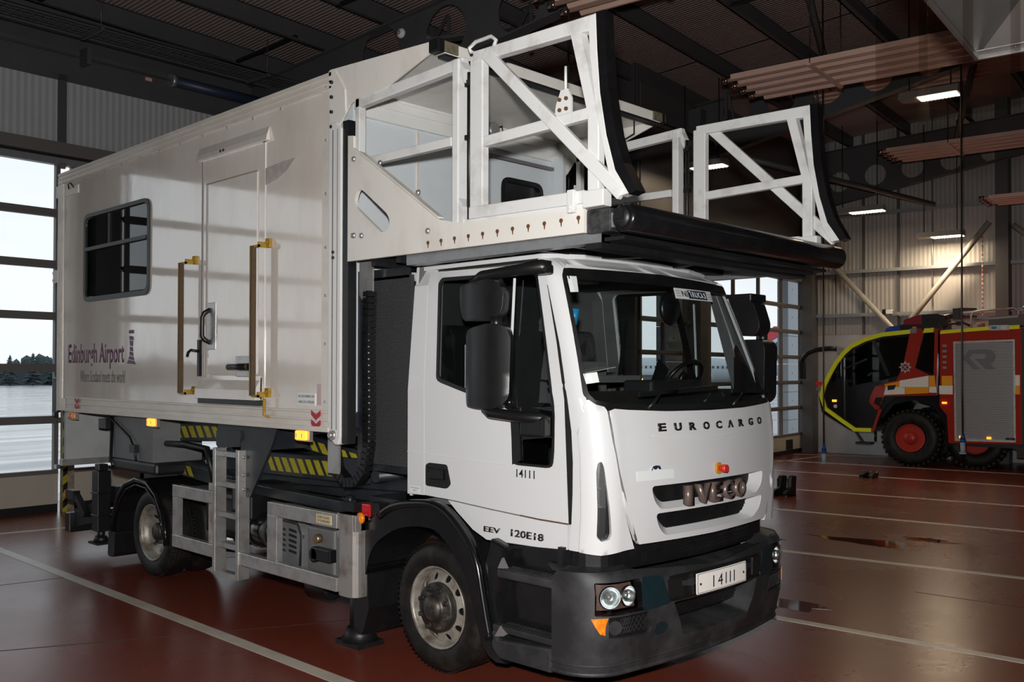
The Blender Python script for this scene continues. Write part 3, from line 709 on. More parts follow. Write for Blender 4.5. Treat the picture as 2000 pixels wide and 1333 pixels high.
# side window
sw=part('side_window',G().patch(rounded([(-5.57,2.76),(-4.0,2.76),(-4.0,3.70),(-5.57,3.70)],.12,5),XZ(y0-.018),.03,holes=[rounded([(-5.53,2.81),(-4.04,2.81),(-4.04,3.66),(-5.53,3.66)],.09,5)],d=50),mat('window_rubber_grey',(.035,.04,.04),.45))
part('pane',G().patch(rounded([(-5.52,2.82),(-4.05,2.82),(-4.05,3.65),(-5.52,3.65)],.08,5),XZ(y0-.002),.006,d=50),glass('side_window_glass',(.04,.042,.045),.015,1.6),sw)
part('transom_bar',G().box(-5.52,-4.05,y0-.024,y0-.004,3.30,3.34).box(-5.52,-4.05,y0-.03,y0-.02,3.302,3.31),MATS['window_rubber_grey'],sw)
part('sliding_bar',BX(-4.93,-4.915,y0-.02,y0-.003,3.34,3.65),MATS['window_rubber_grey'],sw)
part('dark_blind',BX(-5.56,-4.0,y0+.06,y0+.07,2.75,3.7),BLKV,sw)
# entry door
ed=part('entry_door',G().box(-2.965,-1.965,y0-.004,y0+.03,1.97,3.88),BODYW)
part('door_frame',G().box(-3.0,-2.965,y0-.012,y0+.03,1.80,3.95).box(-1.965,-1.93,y0-.008,y0+.03,1.8,3.95).box(-3.0,-1.93,y0-.008,y0+.03,3.88,3.95),BODYW,ed)
part('jamb_shadow',G().box(-2.968,-2.962,y0-.013,y0-.003,1.9,3.88),GREYV,ed)
part('inner_leaf',G().box(-2.86,-2.04,y0-.014,y0-.004,2.0,3.66),BODYW,ed,bevel=.004)
part('leaf_edge',G().box(-2.87,-2.86,y0-.022,y0-.004,1.97,3.67).box(-2.87,-2.03,y0-.022,y0-.004,3.66,3.668),mat('leaf_edge_grey',(.33,.31,.29),.5),ed)
part('kick_plate',G().prism([(y0-.006,1.985),(y0-.015,1.95),(y0-.06,1.87),(y0-.06,1.79),(y0-.01,1.79)],'yz',-2.985,-1.985),BODYW,ed)
part('threshold_gap',BX(-2.95,-1.93,y0-.05,y0+.0,1.745,1.79),BLKV,ed)
part('hood_board',G().prism([(y0-.004,4.0),(y0-.03,3.93),(y0-.038,3.89),(y0-.004,3.885)],'yz',-3.03,-1.87),BODYW,ed)
part('hood_bolt',G().cyl((-2.6,y0-.042,3.91),(-2.6,y0-.025,3.91),.012,n=8).cyl((-2.55,y0-.042,3.91),(-2.55,y0-.025,3.91),.012,n=8),BLKV,ed)
part('handle_plate',G().box(-2.84,-2.70,y0-.02,y0-.01,2.21,2.62),ALU,ed,bevel=.004)
part('black_pull_handle',G().tube([(-2.79,y0-.02,2.56),(-2.82,y0-.06,2.53),(-2.83,y0-.075,2.49),(-2.83,y0-.075,2.33),(-2.82,y0-.06,2.30),(-2.79,y0-.02,2.27)],.02,8),BLACKP,ed)
part('door_latch',G().box(-2.985,-2.945,y0-.04,y0-.015,1.98,2.30).tube([(-2.965,y0-.04,2.2),(-3.0,y0-.09,2.21),(-3.03,y0-.1,2.19),(-3.03,y0-.11,2.15)],.013,7),BLACKP,ed)
part('lock_plate',G().box(-2.36,-2.10,y0-.02,y0-.01,1.98,2.15),ALU,ed,bevel=.003)
part('lock_bar',G().cyl((-2.42,y0-.05,2.06),(-2.12,y0-.05,2.06),.026,n=12).box(-2.28,-2.12,y0-.045,y0-.02,2.03,2.09),BLACKP,ed)
BRN=mat('worn_amber_grip',(.09,.055,.025),.55,noise=.8,nscale=25,ncol=(.06,.04,.03),bump=.4,bscale=120)
for x,za,zb_ in ((-3.17,1.83,2.99),(-1.95,1.83,3.03)):
    r_=part('grab_rail',G().bar((x,y0-.10,za),(x,y0-.10,zb_),.026,.04,upv=(0,1,0)),BRN)
    part('rail_edge',G().box(x-.019,x-.012,y0-.122,y0-.075,za,zb_),YEL,r_)
    for z in (za,zb_):
        part('rail_bracket',G().box(x-.02,x+.08,y0-.10,y0-.085,z-.012,z+.006).box(x+.065,x+.12,y0-.03,y0-.0,z-.012,z+.06).box(x+.065,x+.08,y0-.10,y0-.0,z-.012,z+.03).cyl((x+.1,y0-.045,z+.03),(x+.1,y0-.03,z+.03),.014,n=6),YEL,r_)
    part('rail_foot',G().tube([(x+.11,y0-.06,za-.02),(x+.11,y0-.06,za-.15),(x+.14,y0-.03,za-.17)],.012,6),YEL,r_) if x>-2.5 else None
# taped repair above the door and small plate
TAPE=mat('aged_clear_tape',(.40,.37,.34),.2,noise=.8,nscale=12,ncol=(.5,.47,.44))
part('tape_patch',G().prism([(-1.92,3.665),(-1.65,3.685),(-1.49,3.685),(-1.60,3.61),(-1.75,3.555),(-1.92,3.53)],'xz',y0-.0105,y0-.008),TAPE,BB)
part('blank_label',G().box(-6.1,-5.75,y0-.009,y0+.0,3.97,4.06),PLATEW,BB)
part('small_hook',G().tube([(-6.0,y0-.01,4.04),(-5.97,y0-.03,4.09),(-5.9,y0-.03,4.09),(-5.86,y0-.01,4.04)],.008,6),BLKV,BB)
# lettering on the panel
pf=lambda X0,Z0:(lambda x,y:(X0+x,y0,Z0+y))
tx1=text('lettering','Edinburgh Airport',pf(-6.0,2.045),width=1.43,height=.27,depth=.002,m=PURP,parent=BB,bold=.018)
tx2=text('lettering','Where Scotland meets the world',pf(-5.66,1.905),width=1.12,height=.125,depth=.002,m=mat('grey_tagline',(.10,.095,.10),.4),parent=BB,shear=.12,bold=-.002)
# tower emblem: crown, flaring shaft in slanted slices
tw=G();cx=-4.40
for i in range(4): tw.prism([(cx-.055+.028*i,2.395),(cx-.032+.028*i,2.395),(cx-.030+.028*i,2.43),(cx-.057+.028*i,2.43)],'xz',y0-.003,y0)
def hw(z): return .045 if z>2.33 else float(np.interp(z,[2.09,2.13,2.18,2.26,2.33],[.11,.07,.045,.03,.038]))
zz=[2.375,2.33,2.27,2.22,2.175,2.135,2.095]
for i,(a,b_) in enumerate(zip(zz,zz[1:])):
    gap=.13*(a-b_); sk=.03
    P=[(cx-hw(a),a),(cx+hw(a),a-sk*.4),(cx+hw(b_+gap),b_+gap-sk*.4),(cx-hw(b_+gap),b_+gap)]
    tw.prism(P,'xz',y0-.003,y0)
tw.build('tower_emblem',PURP,BB)
sp_=part('safe_load_plate',BX(-1.45,-1.21,y0-.006,y0,1.765,1.86),STICK,BB)
text('lettering','MAX. SAFE WORKING LOAD',pf(-1.435,1.825),width=.21,height=.02,depth=.0005,m=BLKV,parent=BB,off=.0065)
text('lettering','1500KGS OR 10 PERSONS',pf(-1.435,1.782),width=.21,height=.02,depth=.0005,m=BLKV,parent=BB,off=.0065)
part('faded_label',BX(-1.19,-1.09,y0-.004,y0,1.77,1.93),mat('faded_pink_label',(.55,.43,.42),.5),BB)
for X,n in ((-1.22,1),(-5.72,.8)):
    for z in (1.70,1.63):
        part('red_chevron',G().prism([(X,z+.035),(X+.06*n,z+.0),(X+.12*n,z+.035),(X+.12*n,z+.0),(X+.06*n,z-.04),(X,z-.0)],'xz',y0-.036,y0-.03),REDV,BB)
for X,l,m_ in ((-5.93,'unlit amber side marker lamp',AMB),(-4.0,'lit amber side marker lamp',AMBL),(-1.45,'lit amber side marker lamp',AMBL)):
    q=part('marker_lamp',G().box(X,X+.13,y0-.03,y0+.02,1.50,1.57),m_,label=l,bevel=.008)
    part('lamp_base',G().box(X-.02,X+.16,y0-.0,y0+.03,1.49,1.60).box(X+.02,X+.03,y0-.033,y0-.03,1.52,1.55).box(X+.095,X+.105,y0-.033,y0-.03,1.52,1.55),ALU,q)
part('rear_door_hinge',G().box(-6.42,-6.28,y0-.02,y0+.0,3.02,3.16).cyl((-6.40,y0-.03,3.13),(-6.40,y0-.015,3.13),.012).cyl((-6.40,y0-.03,3.05),(-6.40,y0-.015,3.05),.012),ALUW,BB)
part('rear_lamp_pod',G().box(-6.38,-6.29,y0-.01,y0+.05,3.98,4.12),PLATEW,BB,bevel=.01)
part('rear_rubber_seal',G().box(-6.36,-6.30,y0-.0,y0+.03,1.75,3.5),BLACKP,BB); part('rear_buffer',G().box(-6.42,-6.30,y0-.02,y0+.04,1.55,1.95),BLACKP,BB,bevel=.015)
# tail-end panels under the body
part('rear_apron_panel',BX(-6.24,-6.19,-1.2,-.62,1.02,1.6),mat('dull_white_board',(.42,.43,.43),.5,noise=.3,nscale=3),BB)
part('apron_bottom_rail',BX(-6.26,-6.17,-1.24,-.55,.96,1.03),ALU,BB)
bx2=part('rear_locker',BX(-5.1,-4.2,-1.12,-.6,1.12,1.57),mat('dull_grey_board',(.16,.165,.17),.5,noise=.4,nscale=4),None)
part('locker_base',BX(-5.15,-4.1,-1.14,-.6,1.0,1.12),DARK,bx2,bevel=.03)
part('locker_edge',G().tube([(-5.12,-1.13,1.55),(-5.13,-1.14,1.1),(-5.05,-1.14,1.03)],.02,7),BLACKP,bx2)
part('cable_loom',G().tube([(-5.9,-1.2,1.585),(-5.2,-1.16,1.57),(-4.9,-1.15,1.45),(-4.65,-1.15,1.35),(-4.55,-1.15,1.25),(-4.5,-1.15,1.12)],.012,6).box(-4.62,-4.5,-1.17,-1.12,1.2,1.28).box(-5.3,-5.12,-1.2,-1.12,1.42,1.52),BLACKP,bx2)
# ---------------- bulkhead inside the canopy
BH=part('bulkhead',BX(-1.03,-1.0,-1.2,1.2,1.72,4.2),INNER)
part('head_rail',G().box(-1.0,-.975,-1.2,1.2,3.96,4.15).box(-.975,-.965,-1.2,1.2,4.13,4.15).box(-.975,-.965,-1.2,1.2,4.06,4.075).box(-.975,-.965,-1.2,1.2,3.96,3.98),WHITE,BH)
part('panel_joint',G().box(-1.0,-.99,-.45,-.43,2.9,3.95).box(-1.0,-.99,.24,.26,2.9,3.9),ALUW,BH)
bd=part('bulkhead_door',G().patch([(.36,2.95),(1.12,2.95),(1.12,3.86),(.36,3.86)],YZ(-.97),.03,holes=[rounded([(.50,3.2),(1.0,3.2),(1.0,3.71),(.50,3.71)],.08,4)],d=50),INNER)
part('window_rubber',G().patch(rounded([(.48,3.18),(1.02,3.18),(1.02,3.73),(.48,3.73)],.1,4),YZ(-.962),.02,holes=[rounded([(.52,3.22),(.98,3.22),(.98,3.69),(.52,3.69)],.07,4)],d=50),BLACKP,bd)
part('window_pane',BX(-.99,-.985,.5,1.0,3.2,3.71),FBLK,bd)
part('door_track',BX(-.98,-.95,.3,1.2,3.87,3.9),GREYV,bd)
wlm=part('work_lamp',G().lathe([(.02,-.07),(.06,-.05),(.065,.03),(.05,.045)],(-.9,.30,4.08),'X',16,sgn=1).bar((-.9,.30,4.08),(-.9,.30,4.18),.03,.01),GALV)
part('cable',G().tube([(-.9,.34,4.1),(-.88,.4,4.13),(-.9,.43,4.09),(-.88,.41,4.05)],.008,5),BLKV,wlm)
for sg in (-1,1):
    part('inner_return',BX(-1.0,-.84,min(sg*1.19,sg*1.15),max(sg*1.19,sg*1.15),1.72,4.0),INNER,BH)
# ---------------- canopy
CN=part('canopy',G().box(-1.0,.17,-1.24,1.24,4.15,4.175),PLATEW)
gp=[(-1.03,4.265),(.117,4.20),(.126,4.131),(-.295,4.012),(-.40,3.995),(-.716,3.985),(-.78,3.96),(-.879,3.852),(-.955,3.80),(-1.013,3.81)]
gs_=part('gusset_plate',G().patch(gp,XZ(-1.262),.012,d=.25),PLATEW,CN)
part('gusset_fold',G().prism([(-1.03,4.255),(-.955,4.245),(-.83,4.08),(-.82,3.90),(-.879,3.852),(-.955,3.80),(-1.013,3.81)],'xz',-1.272,-1.262),PLATEW,CN)
mirror(gs_)
for z in (4.16,4.05,3.94,3.83): part('black_bolt',G().cyl((-.985,-1.287,z),(-.985,-1.272,z),.014,n=6),BLKV,CN)
part('front_edge_beam',G().box(.10,.19,-1.24,1.26,4.12,4.2),PLATEW,CN,bevel=.008)
part('front_edge_seal',G().box(.11,.185,-1.2,1.24,4.105,4.12),DARK,CN)
part('edge_lamp',G().box(.19,.205,-1.22,-1.10,4.125,4.195),mat('grimy_lamp_lens',(.16,.14,.09),.3,noise=.7,nscale=30),CN); part('edge_lamp',G().box(.19,.205,1.1,1.22,4.125,4.195),MATS['grimy_lamp_lens'],CN)
part('corner_cap',G().box(.10,.20,-1.275,-1.21,4.12,4.21),BLACKP,CN,bevel=.01); part('corner_cap',G().box(.10,.20,1.21,1.275,4.12,4.21),BLACKP,CN,bevel=.01)
part('loose_wire',G().tube([(.15,.9,4.08),(.0,1.1,4.04),(-.3,1.2,4.0),(-.5,1.21,4.02)],.007,5),BLKV,CN)
# ---------------- walkway platform
PF=part('platform_deck',G().box(-.95,1.5,-1.22,1.22,2.86,2.93),GALV)
sp1=[(-.79,2.82),(1.43,2.805),(1.43,2.935),(.383,2.975),(.22,3.01),(-.565,3.54),(-.724,3.636),(-.725,3.721),(-.79,3.73)]
slot=[(-.690,3.30),(-.665,3.33),(-.615,3.315),(-.335,3.115),(-.305,3.07),(-.31,3.02),(-.36,2.99),(-.405,2.995),(-.69,3.20),(-.71,3.25)]
spl=part('side_plate',G().patch(sp1,XZ(-1.27),.03,holes=[rounded(slot,.03,2)],d=.3),PLATEW,PF); mirror(spl)
part('plate_top_fold',G().bar((-.60,-1.285,3.575),(.24,-1.285,3.02),.05,.012,upv=(.55,0,.83)),PLATEW,PF)
for x,z in ((-.715,3.55),(-.71,3.0),(-.41,3.475),(.0,3.215),(-.72,3.0),(.1,2.95),(-.62,2.99)):
    part('dome_bolt',G().lathe([(.022,-.0),(.018,-.012),(.006,-.02)],(x,-1.27,z),'Y',10),ALU,PF)
for k in range(11):
    x=.10+k*(1.39-.10)/10; z=2.872+.002*k
    part('rusty_hole',G().cyl((x,-1.274,z),(x,-1.268,z),.013,n=10).prism([(x-.006,z-.01),(x+.006,z-.01),(x+.003,z-.035),(x-.002,z-.035)],'xz',-1.2715,-1.2705),RUST,PF)
for x in np.arange(-.6,1.45,.28): part('cross_bearer',BX(float(x),float(x)+.05,-1.2,1.2,2.78,2.86),DARK,PF)
part('edge_channel',G().box(-.2,1.5,-1.206,-1.12,2.752,2.835),GALV,PF); part('edge_channel',G().box(-.2,1.5,1.12,1.206,2.752,2.835),GALV,PF)
part('under_frame',G().bar((-.3,-1.0,2.80),(1.3,-.2,2.8),.05,.05).bar((-.3,1.0,2.80),(1.3,.2,2.8),.05,.05).box(1.38,1.5,-1.2,1.2,2.72,2.85),DARK,PF)
part('tread_sheet',BX(-.95,1.43,-1.2,1.2,2.93,2.937),ALU,PF)
fb=part('front_box_beam',G().box(1.43,1.60,-1.25,1.25,2.80,2.93),mat('scraped_dark_steel',(.09,.09,.09),.4,metal=.5,noise=.9,nscale=14,ncol=(.02,.02,.02)),PF,bevel=.006)
rl=part('bumper_roller',G().lathe([(.02,-1.27),(.068,-1.27),(.08,-1.25),(.08,1.27),(.065,1.30),(.02,1.30)],(1.70,0,2.862),'Y',28),SHINYB)
part('roller_end',G().lathe([(.055,-1.272),(.055,-1.285),(.01,-1.285)],(1.70,0,2.862),'Y',20).box(1.66,1.72,-1.30,-1.27,2.85,2.91),DARK,rl)
part('roller_bracket',G().box(1.6,1.70,-1.24,-1.2,2.82,2.90).box(1.6,1.7,1.2,1.24,2.82,2.9),GALV,rl)
part('under_lip',G().box(1.52,1.66,-1.2,1.2,2.755,2.775).bar((1.35,-1.1,2.74),(1.6,1.1,2.74),.03,.02),DARK,rl)
# fixed rail (A) and swing gate (B), near side then reflected
def railing():
    y=-1.225
    R=part('side_railing',G().bar((-.74,y,3.955),(.41,y,4.0),.06,.075).bar((.355,y,4.03),(.355,y,2.94),.085,.06,upv=(1,0,0)),FRAMEW,bevel=.008)
    part('mid_rail',G().bar((-.62,y,3.52),(.30,y,3.512),.052,.06),FRAMEW,R,bevel=.006)
    part('back_post',G().bar((-.70,y,3.99),(-.70,y,3.6),.06,.05,upv=(1,0,0)),FRAMEW,R,bevel=.006)
    part('hinge_plate',G().prism([(.40,4.02),(.435,3.95),(.435,3.86),(.40,3.92)],'xz',y-.04,y+.03).prism([(.40,3.13),(.44,3.07),(.44,2.97),(.40,2.97)],'xz',y-.05,y+.03),FRAMEW,R)
    part('hinge_rod',G().cyl((.445,y,2.98),(.445,y,3.93),.016,n=8).box(.42,.475,y-.02,y+.02,3.84,3.88).box(.42,.475,y-.02,y+.02,3.5,3.53),DARK,R)
    y=-1.25
    Gt=part('swing_gate',G().bar((.565,y,4.0),(.565,y,2.96),.115,.06,upv=(1,0,0)) if False else G().box(.505,.62,y-.03,y+.03,2.985,4.0),FRAMEW,bevel=.008)
    part('top_rail',G().prism([(.535,4.03),(1.525,4.012),(1.53,3.92),(1.34,3.935),(.64,3.955),(.535,3.955)],'xz',y-.032,y+.032),FRAMEW,Gt,bevel=.006)
    part('mid_rail',G().bar((.62,y,3.452),(1.47,y,3.47),.052,.065),FRAMEW,Gt,bevel=.006)
    part('bottom_rail',G().bar((.50,y,3.02),(1.44,y,3.005),.067,.075),FRAMEW,Gt,bevel=.006)
    part('diagonal_brace',G().bar((.64,y-.02,4.0),(1.70,y-.02,2.985),.04,.075),FRAMEW,Gt,bevel=.006)
    part('end_post',G().box(1.46,1.54,y-.028,y+.028,2.99,3.52),FRAMEW,Gt,bevel=.006)
    part('curved_end_member',G().patch(densify([(1.47,4.0),(1.525,4.012),(1.535,3.80),(1.555,3.56),(1.60,3.32),(1.66,3.12),(1.755,2.985),(1.69,2.975),(1.62,3.09),(1.565,3.30),(1.52,3.5),(1.485,3.75)],.5),XZ(y-.035),.07,d=60),FRAMEW,Gt,bevel=.004)
    part('inner_stay',G().patch([(1.335,3.95),(1.37,3.965),(1.41,3.94),(1.53,3.46),(1.47,3.44)],XZ(y-.03),.06,d=60),FRAMEW,Gt)
    part('rubber_edge',G().patch(densify([(1.530,4.012),(1.59,4.01),(1.60,3.80),(1.62,3.56),(1.665,3.32),(1.72,3.15),(1.81,2.99),(1.76,2.975),(1.665,3.12),(1.605,3.32),(1.56,3.56),(1.54,3.80)],.5),XZ(y-.04),.08,d=60),SHINYB,Gt)
    if True: part('catch_plate',G().prism([(1.17,3.50),(1.30,3.50),(1.30,3.60),(1.275,3.655),(1.22,3.655),(1.185,3.58)],'xz',y+.02,y+.035).cyl((1.25,y+.03,3.64),(1.25,y+.03,3.79),.009,n=6),FRAMEW,Gt)
    part('rusty_stud',G().cyl((1.215,y+.01,3.60),(1.215,y+.022,3.60),.012,n=8).cyl((1.265,y+.01,3.60),(1.265,y+.022,3.60),.012,n=8).cyl((1.215,y+.01,3.54),(1.215,y+.022,3.54),.012,n=8).cyl((1.265,y+.01,3.54),(1.265,y+.022,3.54),.012,n=8),RUST,Gt)
    part('top_handle',G().tube([(.52,y-.03,4.03),(.5,y-.03,4.06),(.56,y-.03,4.085),(.70,y-.03,4.085),(.74,y-.03,4.05),(.72,y-.03,4.02)],.013,7),FRAMEW,Gt)
    part('gate_catch',G().box(1.335,1.385,y-.06,y-.03,2.92,3.05).cyl((1.36,y-.07,2.95),(1.36,y-.06,2.95),.012,n=6).cyl((1.36,y-.07,2.93),(1.36,y-.06,2.93),.012,n=6),FRAMEW,Gt,bevel=.008)
    part('corner_block',G().box(1.43,1.58,y-.038,y+.04,2.94,3.035),FRAMEW,Gt,bevel=.006)
    part('toe_board',G().box(.40,1.42,y-.015,y+.01,2.93,2.985),FRAMEW,Gt)
    return R,Gt
R_,Gt_=railing(); mirror(R_); g2_=mirror(Gt_)
for k_ in list(g2_.children):
    if k_.name.split('.')[0] in('catch_plate','rusty_stud','top_handle'): bpy.data.objects.remove(k_)
# ---------------- plant panel, hose chain and strap behind the cab
pp=part('plant_cabinet',G().box(-1.0,-.93,-1.02,-.9,1.3,2.78).box(-1.0,-.42,-1.0,-.98,2.70,2.78).box(-1.0,-.42,-.95,.95,1.28,1.34),SLATE)
part('speckled_panel',BX(-.93,-.40,-1.0,-.97,1.34,2.72),PLANT,pp); part('cabinet_body',BX(-.95,-.45,-.97,.97,1.34,2.68),SLATE,pp)
part('white_infill',BX(-1.08,-1.0,-1.1,-1.05,1.72,2.82),INNER,pp); part('white_bracket',BX(-1.15,-1.0,-1.1,-1.04,1.56,1.7),PLATEW,pp)
part('strap_plate',G().prism([(-.93,2.84),(-.77,2.84),(-.77,2.60),(-.80,2.56),(-.90,2.56),(-.93,2.6)],'xz',-1.06,-1.045),ALU,pp)
hs=[]
for k in range(26):
    t=k/25
hp=[(-.80,-1.06,2.62),(-.80,-1.07,2.2),(-.79,-1.07,1.8),(-.79,-1.07,1.5),(-.83,-1.07,1.30),(-.93,-1.07,1.20),(-1.05,-1.07,1.19),(-1.17,-1.07,1.27),(-1.22,-1.07,1.42),(-1.23,-1.07,1.55)]
hc_=part('cable_chain',G().tube(hp,.03,8),BLACKP)
def along(P,n):
    P=[Vector(p) for p in P];Ls=[(b_-a).length for a,b_ in zip(P,P[1:])];tot=sum(Ls);out=[]
    for k in range(n):
        s_=tot*(k+.5)/n;i=0
        while i<len(Ls)-1 and s_>Ls[i]: s_-=Ls[i];i+=1
        out.append((P[i].lerp(P[i+1],s_/Ls[i]),(P[i+1]-P[i]).normalized()))
    return out
for p,d in along(hp,44): part('chain_link',G().bar(p-d*.018,p+d*.018,.07,.075,upv=(0,1,0)),BLACKP,hc_)
part('lower_strap',G().box(-1.24,-1.10,-1.12,-1.10,1.25,1.55),ALU,hc_)
# ---------------- scissor arms with hazard stripes
def arm(a,b_,y,w=.16,name='scissor_arm'):
    a=Vector((a[0],y,a[1]));b_=Vector((b_[0],y,b_[1])); A=part(name,G().bar(a,b_,.07,w),SLATE,bevel=.01)
    return A,a,b_
def stripes(A,a,b_,y,n,t0,t1,w=.11,sl=.04):
    d=(b_-a).normalized();u=Vector((-d.z,0,d.x));
    if u.z<0:u=-u
    L=(b_-a).length
    for k in range(n):
        t=t0+(t1-t0)*k/max(1,n-1);c=a+d*(L*t);wd=L*(t1-t0)/max(1,n-1)*.3
        vs=[c-d*wd-u*w/2+d*sl,c+d*wd-u*w/2+d*sl,c+d*wd+u*w/2-d*sl,c-d*wd+u*w/2-d*sl]
        part('hazard_stripe',G().prism([(v.x,v.z) for v in vs],'xz',y-.038,y-.034),HAZY,A)
A,a,b_=arm((-3.3,1.20),(-1.15,1.24),-.8,.2); stripes(A,a,b_,-.8,9,.37,.82,.12)
A,a,b_=arm((-5.2,1.36),(-3.3,1.46),-.8,.19); stripes(A,a,b_,-.8,9,.26,.90,.115)
A,a,b_=arm((-5.3,1.12),(-3.2,.98),-.8,.14); stripes(A,a,b_,-.8,4,.42,.62,.09)
A,a,b_=arm((-2.9,1.52),(-.95,1.28),-.72,.13); stripes(A,a,b_,-.755,5,.5,.8,.08)
A,a,b_=arm((-5.0,1.02),(-1.2,1.5),.78,.18); stripes(A,a,b_,.74,10,.3,.7,.1)
arm((-5.2,1.5),(-1.0,1.12),.70,.18); arm((-4.4,.99),(-.6,1.16),-.66,.1,'lower_link'); arm((-3.0,1.02),(-1.0,.98),-1.0,.09,'side_beam')
for x_,z_ in ((-3.2,1.3),(-1.0,1.22),(-5.2,1.4)): part('cross_tube',G().cyl((x_,-.85,z_),(x_,.85,z_),.05),SLATE)
part('lift_cylinder',G().cyl((-4.6,-.3,1.02),(-2.4,-.3,1.4),.07).cyl((-2.4,-.3,1.4),(-1.9,-.3,1.48),.04).tube([(-4.5,-.95,1.2),(-4.3,-.98,1.3),(-3.8,-.98,1.32),(-3.4,-.97,1.3),(-3.3,-.95,1.0)],.03,7),DARK)
part('body_subframe',G().box(-6.2,-1.05,-.9,-.8,1.52,1.6).box(-6.2,-1.05,.8,.9,1.52,1.6),SLATE)
# ---------------- mudguards, stabiliser, rear bar
ar=[(-5.04,.36),(-5.0,.55),(-4.9,.74),(-4.74,.87),(-4.5,.935),(-4.25,.92),(-4.05,.82),(-3.92,.65),(-3.86,.5),(-3.83,.36)]
mg=part('rear_mudguard',G().ring([(x,-1.16,z) for x,z in ar]+[(x,-.55,z) for x,z in ar[::-1]],[(x*1.0+(.02 if x>-4.45 else -.02),-1.16,z+.02) for x,z in ar]+[(x,-.55,z+.02) for x,z in ar[::-1]]),SHINYB) if False else part('rear_mudguard',G().tube([(x,-1.15,z) for x,z in ar],.028,8),SHINYB)
gg=G()
for (x1,z1),(x2,z2) in zip(ar,ar[1:]): gg.bar((x1,-.85,z1),(x2,-.85,z2),.6,.015,upv=(z1-z2,0,x2-x1),ext=.005)
part('mudguard_skin',gg,BLACKP,mg)
part('guard_inner_lip',G().tube([(x*.93-.31 if True else x,-1.155,z-.05) for x,z in ar[1:-1]],.012,6),SHINYB,mg)
part('mud_flap',G().prism(rounded([(-5.19,.08),(-5.03,.08),(-5.01,.36),(-5.17,.36)],.04),'xz',-1.14,-.6),BLACKP,mg)
mirror(mg)
lg=part('stabiliser_leg',G().box(-5.56,-5.40,-1.16,-1.02,.30,.95).box(-5.54,-5.43,-1.14,-1.04,.95,1.02).box(-5.575,-5.385,-1.17,-1.01,.70,.72).box(-5.575,-5.385,-1.17,-1.01,.46,.48),BLACKP,bevel=.006)
part('leg_ram',G().cyl((-5.48,-1.09,.22),(-5.48,-1.09,.32),.04),DARK,lg)
part('leg_foot',G().cyl((-5.48,-1.09,.185),(-5.48,-1.09,.25),.08,.06,n=16).box(-5.6,-5.36,-1.18,-1.0,.165,.185),DARK,lg)
mirror(lg)
part('stabiliser_beam',G().box(-5.5,-5.3,-1.0,1.0,.6,.78),DARK)
fs=part('front_stabiliser_foot',G().cyl((-.92,-1.05,.13),(-.92,-1.05,.42),.075).cyl((-.92,-1.05,.03),(-.92,-1.05,.13),.14,.09,n=18).box(-1.06,-.78,-1.17,-.93,.0,.035),DARK); mirror(fs)
rb=part('rear_underrun_bar',G().box(-6.33,-6.2,-1.15,1.15,.20,.42),BLACKP,bevel=.01)
for s_ in(-1,1): part('bar_bracket',G().bar((-6.2,s_*1.05,.36),(-5.6,s_*1.05,.50),.08,.2),DARK,rb)
part('lamp_arm',G().bar((-5.8,-1.12,.44),(-6.1,-1.12,.64),.06,.07).box(-6.3,-6.08,-1.16,-1.08,.58,.68),DARK,rb)
part('rear_lamp',BX(-6.33,-6.3,-1.16,-1.08,.59,.67),AMB,rb)
part('rusty_tow_part',G().box(-5.15,-4.95,-.9,-.8,.72,.84),mat('faded_red_steel',(.22,.06,.05),.6),rb)
# ---------------- ladder
ld=part('ladder',G().box(-2.79,-2.745,-1.24,-1.13,.29,1.36).box(-2.40,-2.355,-1.24,-1.13,.27,1.36),ALU,bevel=.004)
for z in (1.33,1.07,.81,.55,.30):
    rg=part('rung',G().box(-2.745,-2.40,-1.235,-1.15,z-.035,z),ALU,ld)
    gsr=G()
    for k in range(14): gsr.box(-2.735+k*.024,-2.722+k*.024,-1.235,-1.22,z,z+.008)
    st_=part('rung_teeth',gsr,ALU,ld); st_['kind']='stuff'
for P in ([(-2.86,1.50),(-2.45,1.52),(-2.45,1.38),(-2.74,1.36),(-2.80,1.33),(-2.86,1.38)],[(-2.44,1.42),(-2.28,1.50),(-2.2,1.58),(-1.87,1.58),(-1.95,1.42),(-2.24,1.03),(-2.28,.97),(-2.36,.96),(-2.40,1.0),(-2.44,1.2)]):
    part('hanger_plate',G().patch(P,XZ(-1.17),.02,d=50),SLATE,ld)
part('plate_block',BX(-2.86,-2.0,-1.15,-.8,1.38,1.58),SLATE,ld)
for z in (1.3,1.15,1.03): part('plate_bolt',G().lathe([(.02,0),(.012,-.012),(.003,-.014)],(-2.36,-1.19,z),'Y',8),ALU,ld)
# ---------------- side guards
sg1=part('side_guard',G().box(-3.56,-2.79,-1.23,-1.17,.865,.975),ALU,bevel=.006)
part('lower_rail',BX(-3.56,-2.79,-1.23,-1.17,.40,.515),ALU,sg1,bevel=.006); part('guard_post',BX(-3.56,-3.47,-1.225,-1.17,.40,.975),ALU,sg1)
part('white_post',BX(-2.93,-2.83,-1.2,-1.1,.42,1.04),mat('chipped_white_post',(.42,.4,.37),.5,noise=.8,nscale=9,ncol=(.2,.1,.06)),sg1)
sg2=part('side_guard',G().box(-1.92,-.97,-1.23,-1.17,.865,.975).box(-.97,-.745,-1.225,-1.1,.865,.985),ALU,bevel=.006)
part('lower_rail',BX(-2.36,-.97,-1.23,-1.17,.40,.505),ALU,sg2,bevel=.006); part('guard_post',BX(-1.92,-1.78,-1.23,-1.17,.505,.87),ALU,sg2,bevel=.004)
